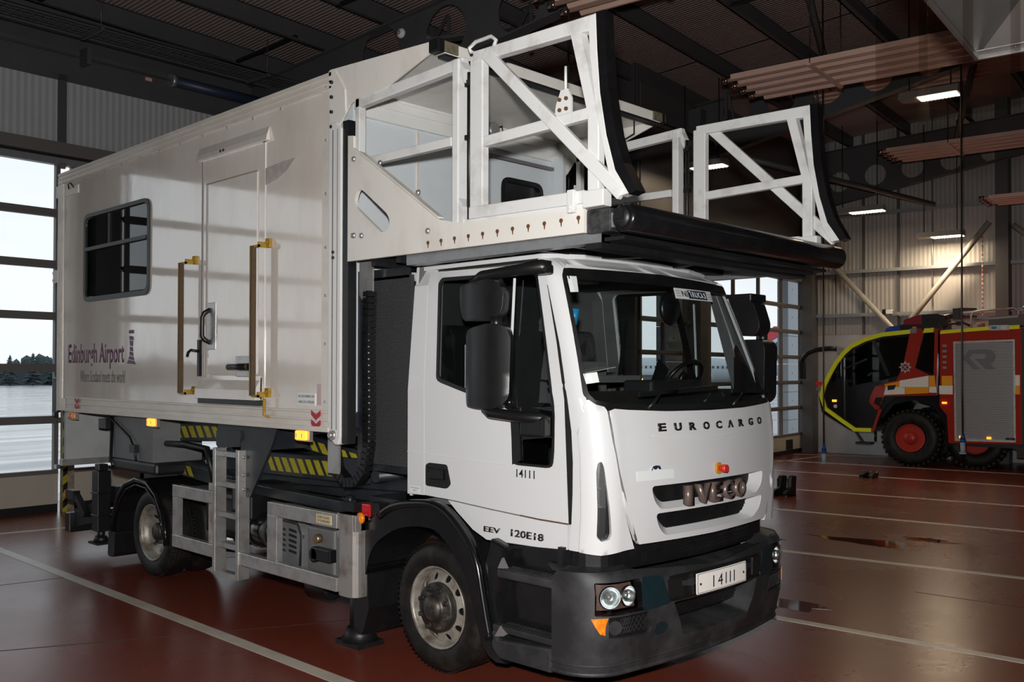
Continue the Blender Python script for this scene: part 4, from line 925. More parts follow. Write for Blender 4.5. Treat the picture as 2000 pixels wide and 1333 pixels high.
part('corner_column',G().patch(rrect(-.97,-.745,-1.24,-1.0,.07,5),lambda a,b_:(a,b_,.985),.595,d=50),mat('stained_aluminium',(.50,.48,.46),.32,metal=.7,noise=.9,nscale=5,ncol=(.2,.13,.08),nlo=.5,nhi=.75),sg2)
pn=part('keep_clear_plate',BX(-1.22,-1.03,-1.236,-1.23,.885,.955),mat('cream_plate',(.6,.5,.3),.4),sg2)
text('lettering','KEEP CLEAR',lambda x,y:(-1.2+x,-1.236,.925+y),width=.15,height=.016,depth=.0006,m=BLKV,parent=sg2)
text('lettering','OF STABILISERS',lambda x,y:(-1.205+x,-1.236,.898+y),width=.16,height=.016,depth=.0006,m=BLKV,parent=sg2)
for x_ in (-3.5,-1.9,-.9): part('cross_tie',BX(x_,x_+.05,-1.17,-.45,.88,.95),SLATE)
mirror(sg1); mirror(sg2)
# tanks and generator between the guards
ft=part('fuel_tank',G().patch(rrect(-1.0,-.5,.5,.95,.1,5),lambda a,b_:(-3.35,a,b_),.95,d=50,flip=-1),BLACKP)
G_=part('air_tank',G().lathe([(.02,-2.62),(.12,-2.6),(.16,-2.54),(.16,-2.16),(.12,-2.1),(.02,-2.08)],(0,-.92,.66),'X',22),SHINYB)
for x_ in (-2.24,-2.5): part('tank_strap',G().lathe([(.165,x_),(.17,x_+.005),(.17,x_+.04),(.165,x_+.045)],(0,-.92,.66),'X',22,cap=False),GREYP,G_)
part('blue_filler_cap',G().cyl((-2.0,-1.1,.74),(-2.0,-1.02,.74),.05).cyl((-2.0,-1.12,.74),(-2.0,-1.1,.74),.03),BLUED,G_)
part('dark_locker',BX(-2.72,-2.4,-1.1,-.5,.75,1.05),BLACKP,bevel=.02)
GM=mat('grey_moulded_casing',(.14,.14,.145),.4)
gn=part('generator',G().patch(rounded([(-2.04,.42),(-1.62,.42),(-1.60,.74),(-1.66,.83),(-2.0,.83)],.06),XZ(-1.10),.3,d=50),GM,bevel=.01)
for i in range(5):
    for x in (-1.96,-1.80): part('vent_slot',G().patch(rounded([(x,.74-i*.042),(x+.11,.73-i*.042),(x+.11,.75-i*.042),(x,.76-i*.042)],.006),XZ(-1.103),.006,d=50),BLKV,gn)
part('casing_rim',G().tube([(-1.64,-1.09,.43),(-1.62,-1.09,.72),(-1.68,-1.09,.81),(-1.98,-1.09,.82)],.02,6),GREYP,gn)
part('motor_housing',G().box(-1.60,-1.24,-1.06,-.75,.42,.80).cyl((-1.6,-.95,.78),(-1.22,-.95,.78),.09),mat('cast_alloy',(.2,.2,.195),.45,metal=.4),gn,bevel=.02)
part('black_pump',G().box(-1.45,-1.2,-1.13,-1.06,.56,.66).cyl((-1.42,-1.13,.6),(-1.42,-1.06,.6),.06),BLACKP,gn,bevel=.01); part('brass_cap',G().cyl((-1.42,-1.11,.72),(-1.42,-1.06,.72),.035,n=8),mat('brass',(.3,.2,.12),.4,metal=.8),gn)
part('sump',G().box(-2.3,-1.6,-1.0,-.5,.30,.42).cyl((-1.75,-.9,.3),(-1.45,-.9,.3),.1),BLACKP,bevel=.02)
part('control_valves',G().box(-1.02,-.86,-1.15,-1.02,.99,1.06).cyl((-.98,-1.1,1.03),(-.98,-1.1,1.1),.03).cyl((-.9,-1.12,1.0),(-.9,-1.12,1.08),.018).tube([(-1.02,-1.08,1.05),(-1.12,-1.05,1.06),(-1.12,-1.0,1.0)],.02,7),DARK)
tl=part('tail_lamp',G().box(-.80,-.70,-1.13,-1.03,.97,1.06),REDL,bevel=.008); part('lamp_housing',BX(-.72,-.60,-1.12,-1.02,.96,1.075),BLACKP,tl)
part('lamp_bracket',G().box(-.85,-.5,-1.02,-.6,.92,1.1),SLATE,tl)
# ================================================================ CAB (surface S: s runs round the plan, z up)
FT=[(.9,1.455),(1.2,1.475),(1.55,1.465),(1.8,1.43),(1.87,1.405),(2.0,1.35),(2.68,1.055),(2.71,1.02),(2.745,.95),(2.78,.83)]
WT=[(.9,1.05),(1.9,1.05),(2.68,.985),(2.71,.975),(2.745,.945),(2.78,.88)]
RT=[(.9,.2),(1.9,.18),(2.66,.12),(2.8,.12)]
def cab(s,z):
    W_=interp(z,WT);F=interp(z,FT);R=interp(z,RT);m=1
    if s>3: s=6-s;m=-1
    w=W_-R;xs=F-.1*w*w-R
    if s<1: x,y=-.37+(xs+.37)*s,-W_
    elif s<2:
        a=(s-1)*PI/2;x,y=xs+R*math.sin(a),-w-R*math.cos(a)
    else:
        y=-w*(3-s);x=F-.1*y*y
    return (x,y*m,z)
mirs=lambda P:[(6-a,b_) for a,b_ in P][::-1]
CB=part('cab',G().patch([(-.87,-.93),(.93,-.93),(.93,.9),(-.87,.9)] if False else [(-.36,-.93),(.80,-.93),(.88,-.6),(.9,0),(.88,.6),(.80,.93),(-.36,.93)],lambda a,b_:(a,b_,2.775+.02*(1-(b_/.93)**2)),.03,d=.3),CABW)
D_=.16
win=rounded([(.200,1.962),(.655,1.785),(.655,1.44),(.872,1.44),(.905,1.86),(.955,2.66),(.235,2.675),(.205,2.64)],.035,3)
side=[(0.0,1.172),(.115,1.172),(.115,2.77),(.0,2.77)]
# rear strip, door, pillar, corner, roof lip
part('rear_quarter_panel',G().patch([(0,1.165),(.112,1.17),(.112,2.778),(0,2.778)],cab,.035,d=D_,mi=0,mi_in=1),[CABW,TRIM],CB)
DR=part('cab_door',G().patch([(.118,1.172),(.311,1.163),(.509,1.145),(.809,1.123),(.955,1.121),(.958,1.5),(.965,1.86),(1.02,2.62),(1.03,2.70),(.118,2.725)],cab,.04,holes=[win],d=.07,mi=0,mi_in=1,smooth=True,asp=.8),[CABW,TRIM])
for o_ in (DR,):
    pass
part('door_pane',G().patch([(a,b_) for a,b_ in win],cab,.005,off=-.012,d=.15),TINT,DR)
wi=rounded([(.215,1.985),(.665,1.81),(.665,1.455),(.862,1.455),(.893,1.86),(.94,2.635),(.245,2.65),(.225,2.62)],.03,3)
part('window_seal',G().patch(win,cab,.012,off=.004,holes=[wi],d=.15),BLACKP,DR)
part('window_divider',G().patch([(.645,1.80),(.685,1.80),(.705,2.64),(.668,2.64)],cab,.012,off=.002,d=.2),BLACKP,DR)
part('lower_window_surround',G().patch([(.655,1.79),(.655,1.44),(.70,1.47),(.70,1.80)],cab,.012,off=.003,d=.2),BLACKP,DR)
part('white_glazing_strip',G().bar((.645,-1.068,1.83),(.645,-1.015,2.62),.012,.012,upv=(1,0,0)),STICK,DR)
part('sill_panel',G().patch([(.27,1.158),(.311,1.155),(.509,1.137),(.809,1.115),(.948,1.113),(.955,.965),(.80,.950),(.514,.940),(.43,.99),(.33,1.09)],cab,.03,d=.1,mi=0,mi_in=1),[CABW,TRIM],CB)
part('rust_seam',G().patch([(.70,1.128),(.80,1.119),(.955,1.117),(.955,1.123),(.80,1.126),(.70,1.133)],cab,.004,off=.003,d=.2),RUST,DR)
part('door_crease',G().patch([(.0,1.458),(.63,1.43),(.63,1.436),(.0,1.464)],cab,.006,off=.004,d=.2),CABW,DR)
hr=part('handle_recess',G().patch(rounded([(.126,1.238),(.265,1.234),(.29,1.268),(.265,1.397),(.148,1.399),(.126,1.382)],.015),cab,.012,off=.004,d=.3),BLACKP,DR)
part('door_handle',G().box(-.12,.02,-1.075,-1.055,1.29,1.36).cyl((-.14,-1.07,1.35),(-.14,-1.05,1.35),.02,n=12),BLACKP,DR,bevel=.008)
part('door_sticker',G().patch([(.015,1.18),(.085,1.178),(.085,1.225),(.015,1.228)],cab,.002,off=.002,d=.3),STICK,CB)
sf=lambda s0,z0,k:(lambda x,y:cab(s0+x/k,z0+y))
text('lettering','TYRE PRESSURE',sf(.02,1.207,1.5),width=.095,height=.009,depth=.0004,m=GREYV,parent=CB,off=.0025); text('lettering','80PSI',sf(.04,1.19,1.5),width=.035,height=.009,depth=.0004,m=GREYV,parent=CB,off=.0025)
text('lettering','14111',sf(.678,1.366,1.52),width=.15,height=.05,depth=.0015,m=BLKV,parent=DR,off=.001,bold=.01)
text('lettering','EEV',sf(.498,.992,1.52),width=.145,height=.034,depth=.006,m=BADGE,parent=CB,off=.0,bold=.018)
text('lettering','120E18',sf(.655,.99,1.52),width=.27,height=.045,depth=.006,m=BADGE,parent=CB,off=.0,bold=.018)
part('a_pillar',G().patch([(.965,.965),(1.05,.965),(1.03,1.40),(1.0,1.66),(1.08,1.70),(1.34,1.86),(1.44,2.05),(1.60,2.62),(1.75,2.675),(1.9,2.70),(1.9,2.778),(1.25,2.778),(1.04,2.735),(1.035,2.62),(.975,1.86),(.965,1.5)],cab,.03,d=.08,mi=0,mi_in=1,smooth=True),[CABW,TRIM],CB)
# black shut-line between door and corner
part('shut_line',G().patch([(.955,1.12),(.968,1.12),(.978,1.86),(1.040,2.72),(1.022,2.72),(.962,1.86)],cab,.01,off=.0015,d=.2),BLKV,CB)
crn=part('corner_panel',G().patch([(1.07,.962),(1.5,.950),(2.10,.972),(2.00,1.18),(1.86,1.50),(1.715,1.80),(1.66,1.83),(1.5,1.86),(1.345,1.862),(1.09,1.71),(1.05,1.66),(1.06,1.40)],cab,.03,holes=[rounded([(1.385,1.441),(1.42,1.493),(1.50,1.501),(1.545,1.463),(1.69,1.073),(1.647,1.044),(1.50,1.031),(1.40,1.060)],.02)],d=.08,mi=0,mi_in=1,smooth=True),[CABW,BLACKP],CB)
vn=part('corner_vent',G().patch([(1.36,1.0),(1.72,1.0),(1.60,1.52),(1.36,1.52)],cab,.01,off=-.035,d=.15),BLACKP,CB)
for z in (1.12,1.23,1.34): part('vent_vane',G().patch([(1.38,z),(1.47,z),(1.47,z+.012),(1.38,z+.012)],cab,.02,off=-.012,d=.2),BLACKP,CB)
# upper band over the screen
part('roof_header',G().patch([(1.9,2.70),(2.3,2.692),(3,2.69),(3.7,2.692),(4.1,2.70),(4.1,2.778),(1.9,2.778)],cab,.03,d=.12,mi=0,mi_in=1,smooth=True),[CABW,TRIM],CB)
gt=G()
for k in range(60):
    s_=.05+k*5.9/60; p=Vector(cab(s_,2.776)); gt.box(p.x-.03*random.random()-.006,p.x+.006,p.y-.012,p.y+.012,2.778,2.784+.006*random.random())
gt.build('rusty_gutter',RUST,CB)['kind']='stuff'
wsP=rounded([(1.30,1.885),(1.50,1.835),(1.78,1.812),(2.47,1.79),(3.53,1.79),(4.22,1.812),(4.5,1.835),(4.70,1.885),(4.42,2.62),(4.30,2.668),(3,2.69),(1.70,2.668),(1.58,2.62)],.03,3)
wsI=rounded([(1.42,1.90),(1.52,1.86),(1.80,1.845),(2.47,1.825),(3.53,1.825),(4.2,1.845),(4.48,1.86),(4.58,1.90),(4.33,2.58),(4.22,2.60),(3,2.615),(1.78,2.60),(1.67,2.58)],.03,3)
WS=part('windscreen',G().patch(wsP,cab,.006,off=-.006,d=.12,smooth=True),SMOKE)
part('screen_border',G().patch(wsP,cab,.012,off=.001,holes=[wsI],d=.12,smooth=True),BLACKP,WS)
part('scuttle',G().patch([(1.5,1.835),(1.78,1.812),(3,1.788),(4.22,1.812),(4.5,1.835),(4.3,1.80),(3,1.775),(1.7,1.80)],cab,.02,off=-.004,d=.12),BLACKP,WS)
# stickers on the glass
def st(P,m,n='windscreen_sticker',off=-.0145): return part(n,G().patch(P,cab,.0015,off=off+.016,d=.2),m,WS)
st([(1.69,2.515),(2.00,2.52),(2.03,2.62),(1.74,2.618)],STICK); st([(1.43,1.954),(1.73,1.965),(1.75,2.025),(1.42,2.014)],STICK)
st([(3.09,2.53),(3.69,2.535),(3.71,2.61),(3.11,2.605)],STICK,'sun_strip_sign'); st([(3.295,2.538),(3.60,2.541),(3.61,2.602),(3.30,2.598)],mat('navy_vinyl',(.012,.02,.05),.4),'navy_block',-.0135)
text('lettering','NI',sf(3.20,2.547,.87),width=.07,height=.042,depth=.0006,m=BLKV,parent=WS,off=.0035,bold=.02)
text('lettering','TRUCKS',sf(3.315,2.549,.87),width=.235,height=.042,depth=.0006,m=STICK,parent=WS,off=.005,bold=.02)
for s0 in (3.115,3.625):
    for z in (2.545,2.563,2.581): text('lettering','SALES',sf(s0,z,.87),width=.055,height=.008,depth=.0004,m=BLKV,parent=WS,off=.0035)
# wipers
wpr=part('wiper_arm',G().tube([cab(2.28,1.80),Vector(cab(2.33,1.84))+Vector((.03,0,0)),Vector(cab(2.42,1.895))+Vector((.03,0,0)),Vector(cab(2.62,1.905))+Vector((.03,0,0))],.012,6).bar(Vector(cab(2.2,1.89))+Vector((.035,0,0)),Vector(cab(3.15,1.925))+Vector((.03,0,0)),.015,.03),BLACKP,WS)
part('wiper_arm',G().tube([cab(3.35,1.80),Vector(cab(3.4,1.84))+Vector((.03,0,0)),Vector(cab(3.55,1.895))+Vector((.03,0,0))],.012,6).bar(Vector(cab(3.35,1.90))+Vector((.035,0,0)),Vector(cab(4.15,1.89))+Vector((.03,0,0)),.015,.03),BLACKP,WS)
# hood
hp_=[(1.735,1.795),(1.90,1.806),(2.47,1.782),(3,1.777),(3.53,1.782),(4.10,1.806),(4.265,1.795),(4.235,1.65),(4.08,1.35),(3.89,1.02),(3.86,.995),(3,.988),(2.14,.995),(2.11,1.02),(1.92,1.35),(1.765,1.65)]
o1=rounded([(2.25,1.335),(3.80,1.335),(3.76,1.24),(3.66,1.19),(2.34,1.19),(2.28,1.24)],.04,4); i1=rounded([(2.32,1.328),(3.68,1.328),(3.65,1.26),(3.57,1.223),(2.42,1.223),(2.36,1.26)],.03,4)
o2=rounded([(2.29,1.168),(3.78,1.168),(3.74,1.08),(3.62,1.025),(2.40,1.025),(2.33,1.08)],.04,4); i2=rounded([(2.36,1.162),(3.62,1.162),(3.59,1.10),(3.50,1.055),(2.47,1.055),(2.40,1.10)],.03,4)
HD=part('hood',G().patch(hp_,cab,.03,off=.008,holes=[o1,o2],d=.07,mi=0,mi_in=1,smooth=True),[CABW,BLACKP])
def off(s,z,d):
    p=Vector(cab(s,z));n=(Vector(cab(s+1e-3,z))-p).cross(Vector(cab(s,z+1e-3))-p).normalized(); return p+n*d
def dloop(P,n=6):
    out=[]
    for i in range(len(P)):
        a=P[i];b_=P[(i+1)%len(P)];m=n if abs(a[0]-b_[0])>.5 else 1
        for k in range(m): out.append((a[0]+(b_[0]-a[0])*k/m,a[1]+(b_[1]-a[1])*k/m))
    return out
for a_,b2_ in ((o1,i1),(o2,i2)):
    A2=dloop(a_);B2=dloop(b2_)
    part('grille_bevel',G().ring([off(*p,.006) for p in A2],[off(*p,-.05) for p in B2],smooth=True),CABW,HD)
part('grille_back',G().patch([(2.28,1.21),(3.72,1.21),(3.74,1.34),(2.28,1.34)],cab,.01,off=-.05,d=.12),BLACKP,HD)
part('grille_back',G().patch([(2.3,1.04),(3.7,1.04),(3.7,1.175),(2.3,1.175)],cab,.01,off=-.075,d=.12),BLKV,HD)
ms=G()
for k in range(46):
    s0=2.28+k*.032
    for dz in (-1,1):
        a=(s0,1.05);b_=(s0+.085,1.17)
        if dz<0:a=(s0,1.17);b_=(s0+.085,1.05)
        if b_[0]<3.70: ms.bar(off(*a,-.05),off(*b_,-.05),.005,.008)
m1=ms.build('grille_mesh',BLACKP,HD); m1['kind']='stuff'
part('hood_crease',G().patch([(2.3,1.635),(3,1.60),(3.7,1.635),(3.7,1.641),(3,1.606),(2.3,1.641)],cab,.012,off=.012,d=.1),CABW,HD)
for i,c in enumerate('EUROCARGO'):
    s0=2.358+i*(3.83-.088-2.358)/8
    z0=1.660+.006*math.sin((s0-2.35)/1.5*PI)*-1
    text('letter',c if c!='A' else '\u039b',sf(s0,z0,.86),width=.07,height=.05,depth=.007,m=BADGE,parent=HD,off=.007,bold=.042)
IV=mat('bronze_badge_face',(.16,.12,.105),.3,metal=.3)
xs_=[2.615,2.745,2.925,3.095,3.262]; ws_=[.06,.14,.115,.12,.135]
for c,s0,w in zip('IVECO',xs_,ws_):
    text('letter',c,sf(s0,1.19,.86),width=w,height=.125,depth=.045,m=IV,parent=HD,off=-.012,bold=.022)
part('emergency_stop_collar',G().cyl(off(3.04,1.40,.008),off(3.04,1.40,.02),.038,n=20),mat('amber_collar',(.6,.25,.02),.4),HD)
part('emergency_stop_button',G().cyl(off(3.04,1.40,.02),off(3.04,1.40,.06),.016).cyl(off(3.04,1.40,.045),off(3.04,1.40,.075),.026,n=16),REDB,HD)
part('hood_sticker',G().patch(rounded([(2.111,1.372),(2.490,1.372),(2.490,1.428),(2.111,1.432)],.006),cab,.002,off=.0105,d=.1),STICK,HD)
part('globe_motif',G().patch(circ(2.30,1.428,.06,16,.035),cab,.002,off=.010,d=.1),STICK,HD)
part('globe_land',G().patch([(2.25,1.43),(2.27,1.455),(2.30,1.46),(2.34,1.455),(2.355,1.434),(2.33,1.434),(2.32,1.445),(2.30,1.434),(2.28,1.436),(2.27,1.446),(2.262,1.43)],cab,.001,off=.0125,d=.2),mat('navy_print',(.02,.02,.05),.4),HD)
part('hood_edge',G().tube([off(*p,.006) for p in [(1.735,1.795),(1.765,1.65),(1.92,1.35),(2.11,1.02)]],.006,6),GREYV,HD); part('hood_edge',G().tube([off(6-p[0],p[1],.006) for p in [(1.735,1.795),(1.765,1.65),(1.92,1.35),(2.11,1.02)]],.006,6),GREYV,HD)
# reflect the near-side shell onto the far side
for o_ in [x for x in CB.children if x.name.split('.')[0] in ('rear_quarter_panel','sill_panel','a_pillar','corner_panel','corner_vent','vent_vane','shut_line')]:
    mirror(o_)
fd=mirror(DR)
for k_ in list(fd.children):
    if k_.name.startswith('lettering') or k_.name.startswith('door_pane'):
        bpy.data.objects.remove(k_)
part('door_pane',G().patch([(6-a,b_) for a,b_ in win],cab,.005,off=-.012,d=.15),CLEAR,fd)
# back wall of the cab, floor, interior
part('back_wall',G().patch([(-1.03,1.15),(1.03,1.15),(1.03,1.9),(.97,2.77),(-.97,2.77),(-1.03,1.9)],lambda a,b_:(-.37,a,b_),.03,d=60,mi=0,mi_in=1,flip=-1),[CABW,TRIM],CB)
part('cab_floor',BX(-.36,1.0,-1.0,1.0,1.12,1.16),TRIM,CB); part('headlining',BX(-.36,.85,-.9,.9,2.70,2.73),mat('grey_headlining',(.12,.115,.11),.9),CB)
part('front_bulkhead',G().box(1.02,1.1,-.95,.95,1.0,1.75),BLACKP,CB)
part('dashboard',G().prism([(.75,1.62),(.80,1.80),(.92,1.90),(1.08,1.90),(1.26,1.82),(1.26,1.60)],'xz',-.95,.95).box(.80,1.05,-.1,.5,1.85,1.97),mat('black_dashboard',(.012,.012,.013),.6),CB,bevel=.02)
def seat(y,n):
    s=part('cab_seat',G().box(-.1,.42,y-.25,y+.25,1.55,1.70),FAB,bevel=.05)
    part('seat_back',G().prism(rounded([(-.26,1.68),(-.12,1.66),(-.18,2.30),(-.22,2.36),(-.30,2.36),(-.34,2.28)],.03),'xz',y-.25,y+.25),FAB,s,bevel=.03); part('seat_base',BX(0,.35,y-.18,y+.18,1.16,1.55),DARK,s)
seat(-.55,0); seat(.55,0)
sw_=part('steering_wheel',G().tube([(.76+.10*math.cos(t),.70+.20*math.sin(t),1.97+.17*math.cos(t)*.8) for t in [2*PI*k/26 for k in range(26)]],.016,8,closed=True),BLACKP)
part('wheel_spokes',G().bar((.76,.50,1.97),(.76,.90,1.97),.03,.02).bar((.76,.70,1.97),(.68,.70,1.83),.04,.02).cyl((.76,.70,1.97),(.98,.70,1.80),.03).cyl((.75,.70,1.975),(.78,.70,1.965),.06),BLACKP,sw_)
part('belt_strap',G().bar((-.2,-.92,2.45),(-.2,-.92,1.6),.05,.006,upv=(1,0,0)).bar((.05,.93,2.45),(-.1,.93,1.5),.05,.006,upv=(1,0,0)),BLKV,CB)
part('roof_lamp',BX(.35,.5,-.32,.02,2.665,2.70),STICK,CB,bevel=.01)
part('blue_cup',G().cyl((1.02,-.86,2.42),(1.0,-.86,2.32),.028,.024,n=12),BLUE,CB)
part('tablet_mount',G().bar((1.0,.02,1.93),(.96,.16,2.08),.11,.012,upv=(1,0,.3)).cyl((.96,.05,1.88),(.97,.08,2.0),.01),BLACKP,CB)
part('interior_mirror',G().lathe([(.01,-.02),(.10,-.02),(.12,0),(.1,.02),(.01,.03)],(1.0,.18,2.47),'X',20),BLACKP,CB).scale=(1,1,1)
part('document_tray',G().box(.35,.62,-.3,.35,1.95,2.0).box(.3,.34,-.2,.3,1.6,2.1),mat('punched_grey_plastic',(.12,.12,.12),.7),CB)
part('paper_sheets',G().bar((.45,-.15,2.02),(.50,.1,2.06),.2,.004),STICK,CB); part('orange_tag',G().prism([(.30,2.05),(.36,2.08),(.32,2.12)],'xz',-.3,-.29),mat('orange_tag',(.7,.1,.02),.5),CB)
# ---------------- mirrors
def mirrors(y,sg):
    mr=part('door_mirror',G().patch(rounded([(.39,1.88),(.43,1.81),(.72,1.79),(.81,1.85),(.82,2.24),(.79,2.31),(.70,2.33),(.45,2.29),(.39,2.23)],.05,4),lambda a,b_:(a-.06,y+.06*abs((a-.62)/.19)**2.2,b_),.16,d=.05,smooth=True),BLACKP,bevel=.01)
    part('wide_angle_mirror',G().patch(rounded([(.37,2.43),(.44,2.35),(.72,2.34),(.78,2.40),(.79,2.54),(.72,2.61),(.36,2.58),(.33,2.54)],.05,4),lambda a,b_:(a-.09,y+.02+.05*abs((a-.6)/.2)**2.2,b_),.14,d=.05,smooth=True),BLACKP,mr,bevel=.01)
    part('mirror_glass',G().box(.322,.328,y+.09,y+.19,1.92,2.2),CHROME,mr)
    part('upper_arm',G().tube([(.42,y+.06,2.59),(.52,y+.05,2.63),(.80,y+.08,2.65),(.95,y+.14,2.665),(.99,y+.18,2.66)],[.03,.035,.035,.045,.04],8),BLACKP,mr)
    part('lower_arm',G().tube([(.54,y+.06,1.80),(.60,y+.05,1.77),(.82,y+.08,1.75),(.95,y+.13,1.745),(.99,y+.17,1.73)],[.03,.035,.035,.035,.03],8),BLACKP,mr)
    part('mounting_block',G().box(.80,1.0,y+.10,y+.18,1.63,1.75),BLACKP,mr,bevel=.015); part('upper_mount',G().box(.86,1.0,y+.12,y+.2,2.62,2.68),BLACKP,mr,bevel=.015)
    part('arm_joint',G().cyl((.64,y+.06,2.29),(.64,y+.06,2.37),.035,n=10),BLACKP,mr)
    return mr
mr=mirrors(-1.235,-1)
mr2=part('door_mirror',G().patch(rounded([(1.02,1.84),(1.06,1.79),(1.22,1.79),(1.27,1.84),(1.28,2.22),(1.24,2.27),(1.08,2.27),(1.02,2.22)],.05,4),lambda a,b_:(a+.0,1.18,b_),.19,d=60,flip=-1),BLACKP,bevel=.03)
part('wide_angle_mirror',G().patch(rounded([(.98,2.36),(1.03,2.30),(1.2,2.30),(1.23,2.38),(1.17,2.56),(1.05,2.60),(.95,2.58)],.04,4),lambda a,b_:(a,1.18,b_),.17,d=60,flip=-1),BLACKP,mr2,bevel=.03)
part('upper_arm',G().tube([(.93,1.03,2.52),(1.0,1.12,2.46),(1.05,1.2,2.40)],.05,8).box(.90,1.15,1.02,1.25,2.56,2.62),BLACKP,mr2,bevel=.01)
part('lower_arm',G().tube([(1.12,1.24,1.80),(1.12,1.15,1.76),(1.05,1.05,1.74)],.035,8).cyl((1.12,1.25,2.25),(1.12,1.25,2.33),.035),BLACKP,mr2)
# ---------------- bumper (own surface)
BF=[(.2,1.44),(.3,1.48),(.5,1.52),(.75,1.52),(.84,1.50),(.87,1.46)]
def bum(s,z):
    W_=1.13 if z>.3 else 1.13-(.3-z)*.3;F=interp(z,BF);R=.28;m=1
    if s>3: s=6-s;m=-1
    w=W_-R;xs=F-.1*w*w-R
    if s<1: x,y=1.065+(xs-1.065)*s,-W_
    elif s<2:
        a=(s-1)*PI/2;x,y=xs+R*math.sin(a),-w-R*math.cos(a)
    else:
        y=-w*(3-s);x=F-.1*y*y
    return (x,y*m,z)
def offb(s,z,d):
    p=Vector(bum(s,z));n=(Vector(bum(s+1e-3,z))-p).cross(Vector(bum(s,z+1e-3))-p).normalized(); return p+n*d
hlP=rounded([(1.43,.612),(2.125,.615),(2.14,.64),(2.09,.805),(1.44,.802)],.02); fogP=rounded([(1.62,.485),(2.17,.468),(2.20,.50),(2.17,.604),(1.62,.604)],.02); ambP=[(1.385,.597),(1.61,.603),(1.575,.56),(1.568,.503),(1.50,.512),(1.43,.56)]
inP=rounded([(2.42,.622),(3.58,.622),(3.45,.40),(2.55,.40)],.02)
BU=part('bumper',G().patch([(0,.25),(1,.25),(2,.255),(3,.27),(4,.255),(5,.25),(6,.25),(6,.80),(5.6,.845),(5,.855),(4,.86),(3,.80),(2,.86),(1,.855),(.4,.845),(0,.80)],bum,.04,holes=[hlP,fogP,mirs(hlP),mirs(fogP),inP],d=.075,smooth=True,asp=1.5),GREYP)
part('top_ledge',G().ring([Vector(bum(s_,.85 if abs(s_-3)>.9 else .80)) for s_ in np.linspace(.1,5.9,40)],[Vector((max(.9,bum(s_,.85)[0]-.12),bum(s_,.85)[1]*.93,.87 if abs(s_-3)>.9 else .82)) for s_ in np.linspace(.1,5.9,40)]),GREYP,BU)
part('lower_lip',G().tube([offb(s_,.262,.0) for s_ in np.linspace(0.02,5.98,50)],.016,7),GREYP,BU)
part('crease_line',G().tube([offb(s_,.315,-.001) for s_ in np.linspace(0.02,5.98,50)],.006,5),GREYP,BU)
part('plate_backing',G().patch([(2.34,.63),(3.66,.63),(3.62,.785),(2.38,.785)],bum,.01,off=.004,d=.2),BLACKP,BU)
for P in ([(2.36,.655),(2.52,.655),(2.50,.765),(2.35,.765)],[(3.48,.655),(3.64,.655),(3.65,.765),(3.50,.765)]): part('blanking_square',G().patch(P,bum,.01,off=.007,d=.3),BLKV,BU)
part('teal_cover',G().patch(rounded([(2.11,.61),(2.38,.625),(2.30,.80),(2.10,.81)],.03),bum,.012,off=.006,d=.15),mat('dark_teal_plastic',(.008,.02,.025),.3),BU)
part('teal_cover',G().patch(mirs(rounded([(2.11,.61),(2.38,.625),(2.30,.80),(2.10,.81)],.03)),bum,.012,off=.006,d=.15),MATS['dark_teal_plastic'],BU)
part('tow_eye_cover',G().patch(circ(2.287,.484,.07,16,.04),bum,.01,off=.003,d=.3),MATS['dark_teal_plastic'],BU)
part('intake_back',G().patch([(2.4,.38),(3.6,.38),(3.6,.64),(2.4,.64)],bum,.01,off=-.2,d=.2),BLKV,BU)
part('intake_wall',G().ring([offb(*p,-.02) for p in dloop(inP)],[offb(*p,-.2) for p in dloop(inP)]),GREYP,BU)
ms=G()
for k in range(34):
    s0=2.42+k*.034
    for dz in (0,1):
        a=(s0,.46);b_=(s0+.14,.62)
        if dz:a=(s0,.62);b_=(s0+.14,.46)
        if b_[0]<3.6: ms.bar(offb(*a,-.13),offb(*b_,-.13),.007,.008)
ms.build('intake_mesh',BLACKP,BU)['kind']='stuff'
npl=part('number_plate',G().patch(rounded([(2.655,.638),(3.345,.638),(3.345,.765),(2.655,.765)],.01),bum,.005,off=.018,d=.12),PLATE)
part('plate_border',G().patch(rounded([(2.665,.643),(3.335,.643),(3.335,.760),(2.665,.760)],.01),bum,.001,off=.0192,holes=[rounded([(2.67,.646),(3.33,.646),(3.33,.757),(2.67,.757)],.01)],d=.3),GREYV,npl)
bf=lambda s0,z0:(lambda x,y:bum(s0+x/.85,z0+y))
for c,s0,w in zip('14111',(2.86,2.93,3.03,3.09,3.15),(.010,.045,.010,.010,.010)):
    if c=='4': text('digit','4',bf(2.925,.662),width=.055,height=.072,depth=.001,m=BLKV,parent=npl,off=.0185,bold=.0)
    else: part('digit',G().patch([(s0,.662),(s0+.013,.662),(s0+.013,.734),(s0,.734)],bum,.001,off=.0195,d=.5),BLKV,npl)
for s_ in (2.70,3.30): part('plate_screw',G().cyl(offb(s_,.70,.018),offb(s_,.70,.022),.008,n=8),GREYP,npl)
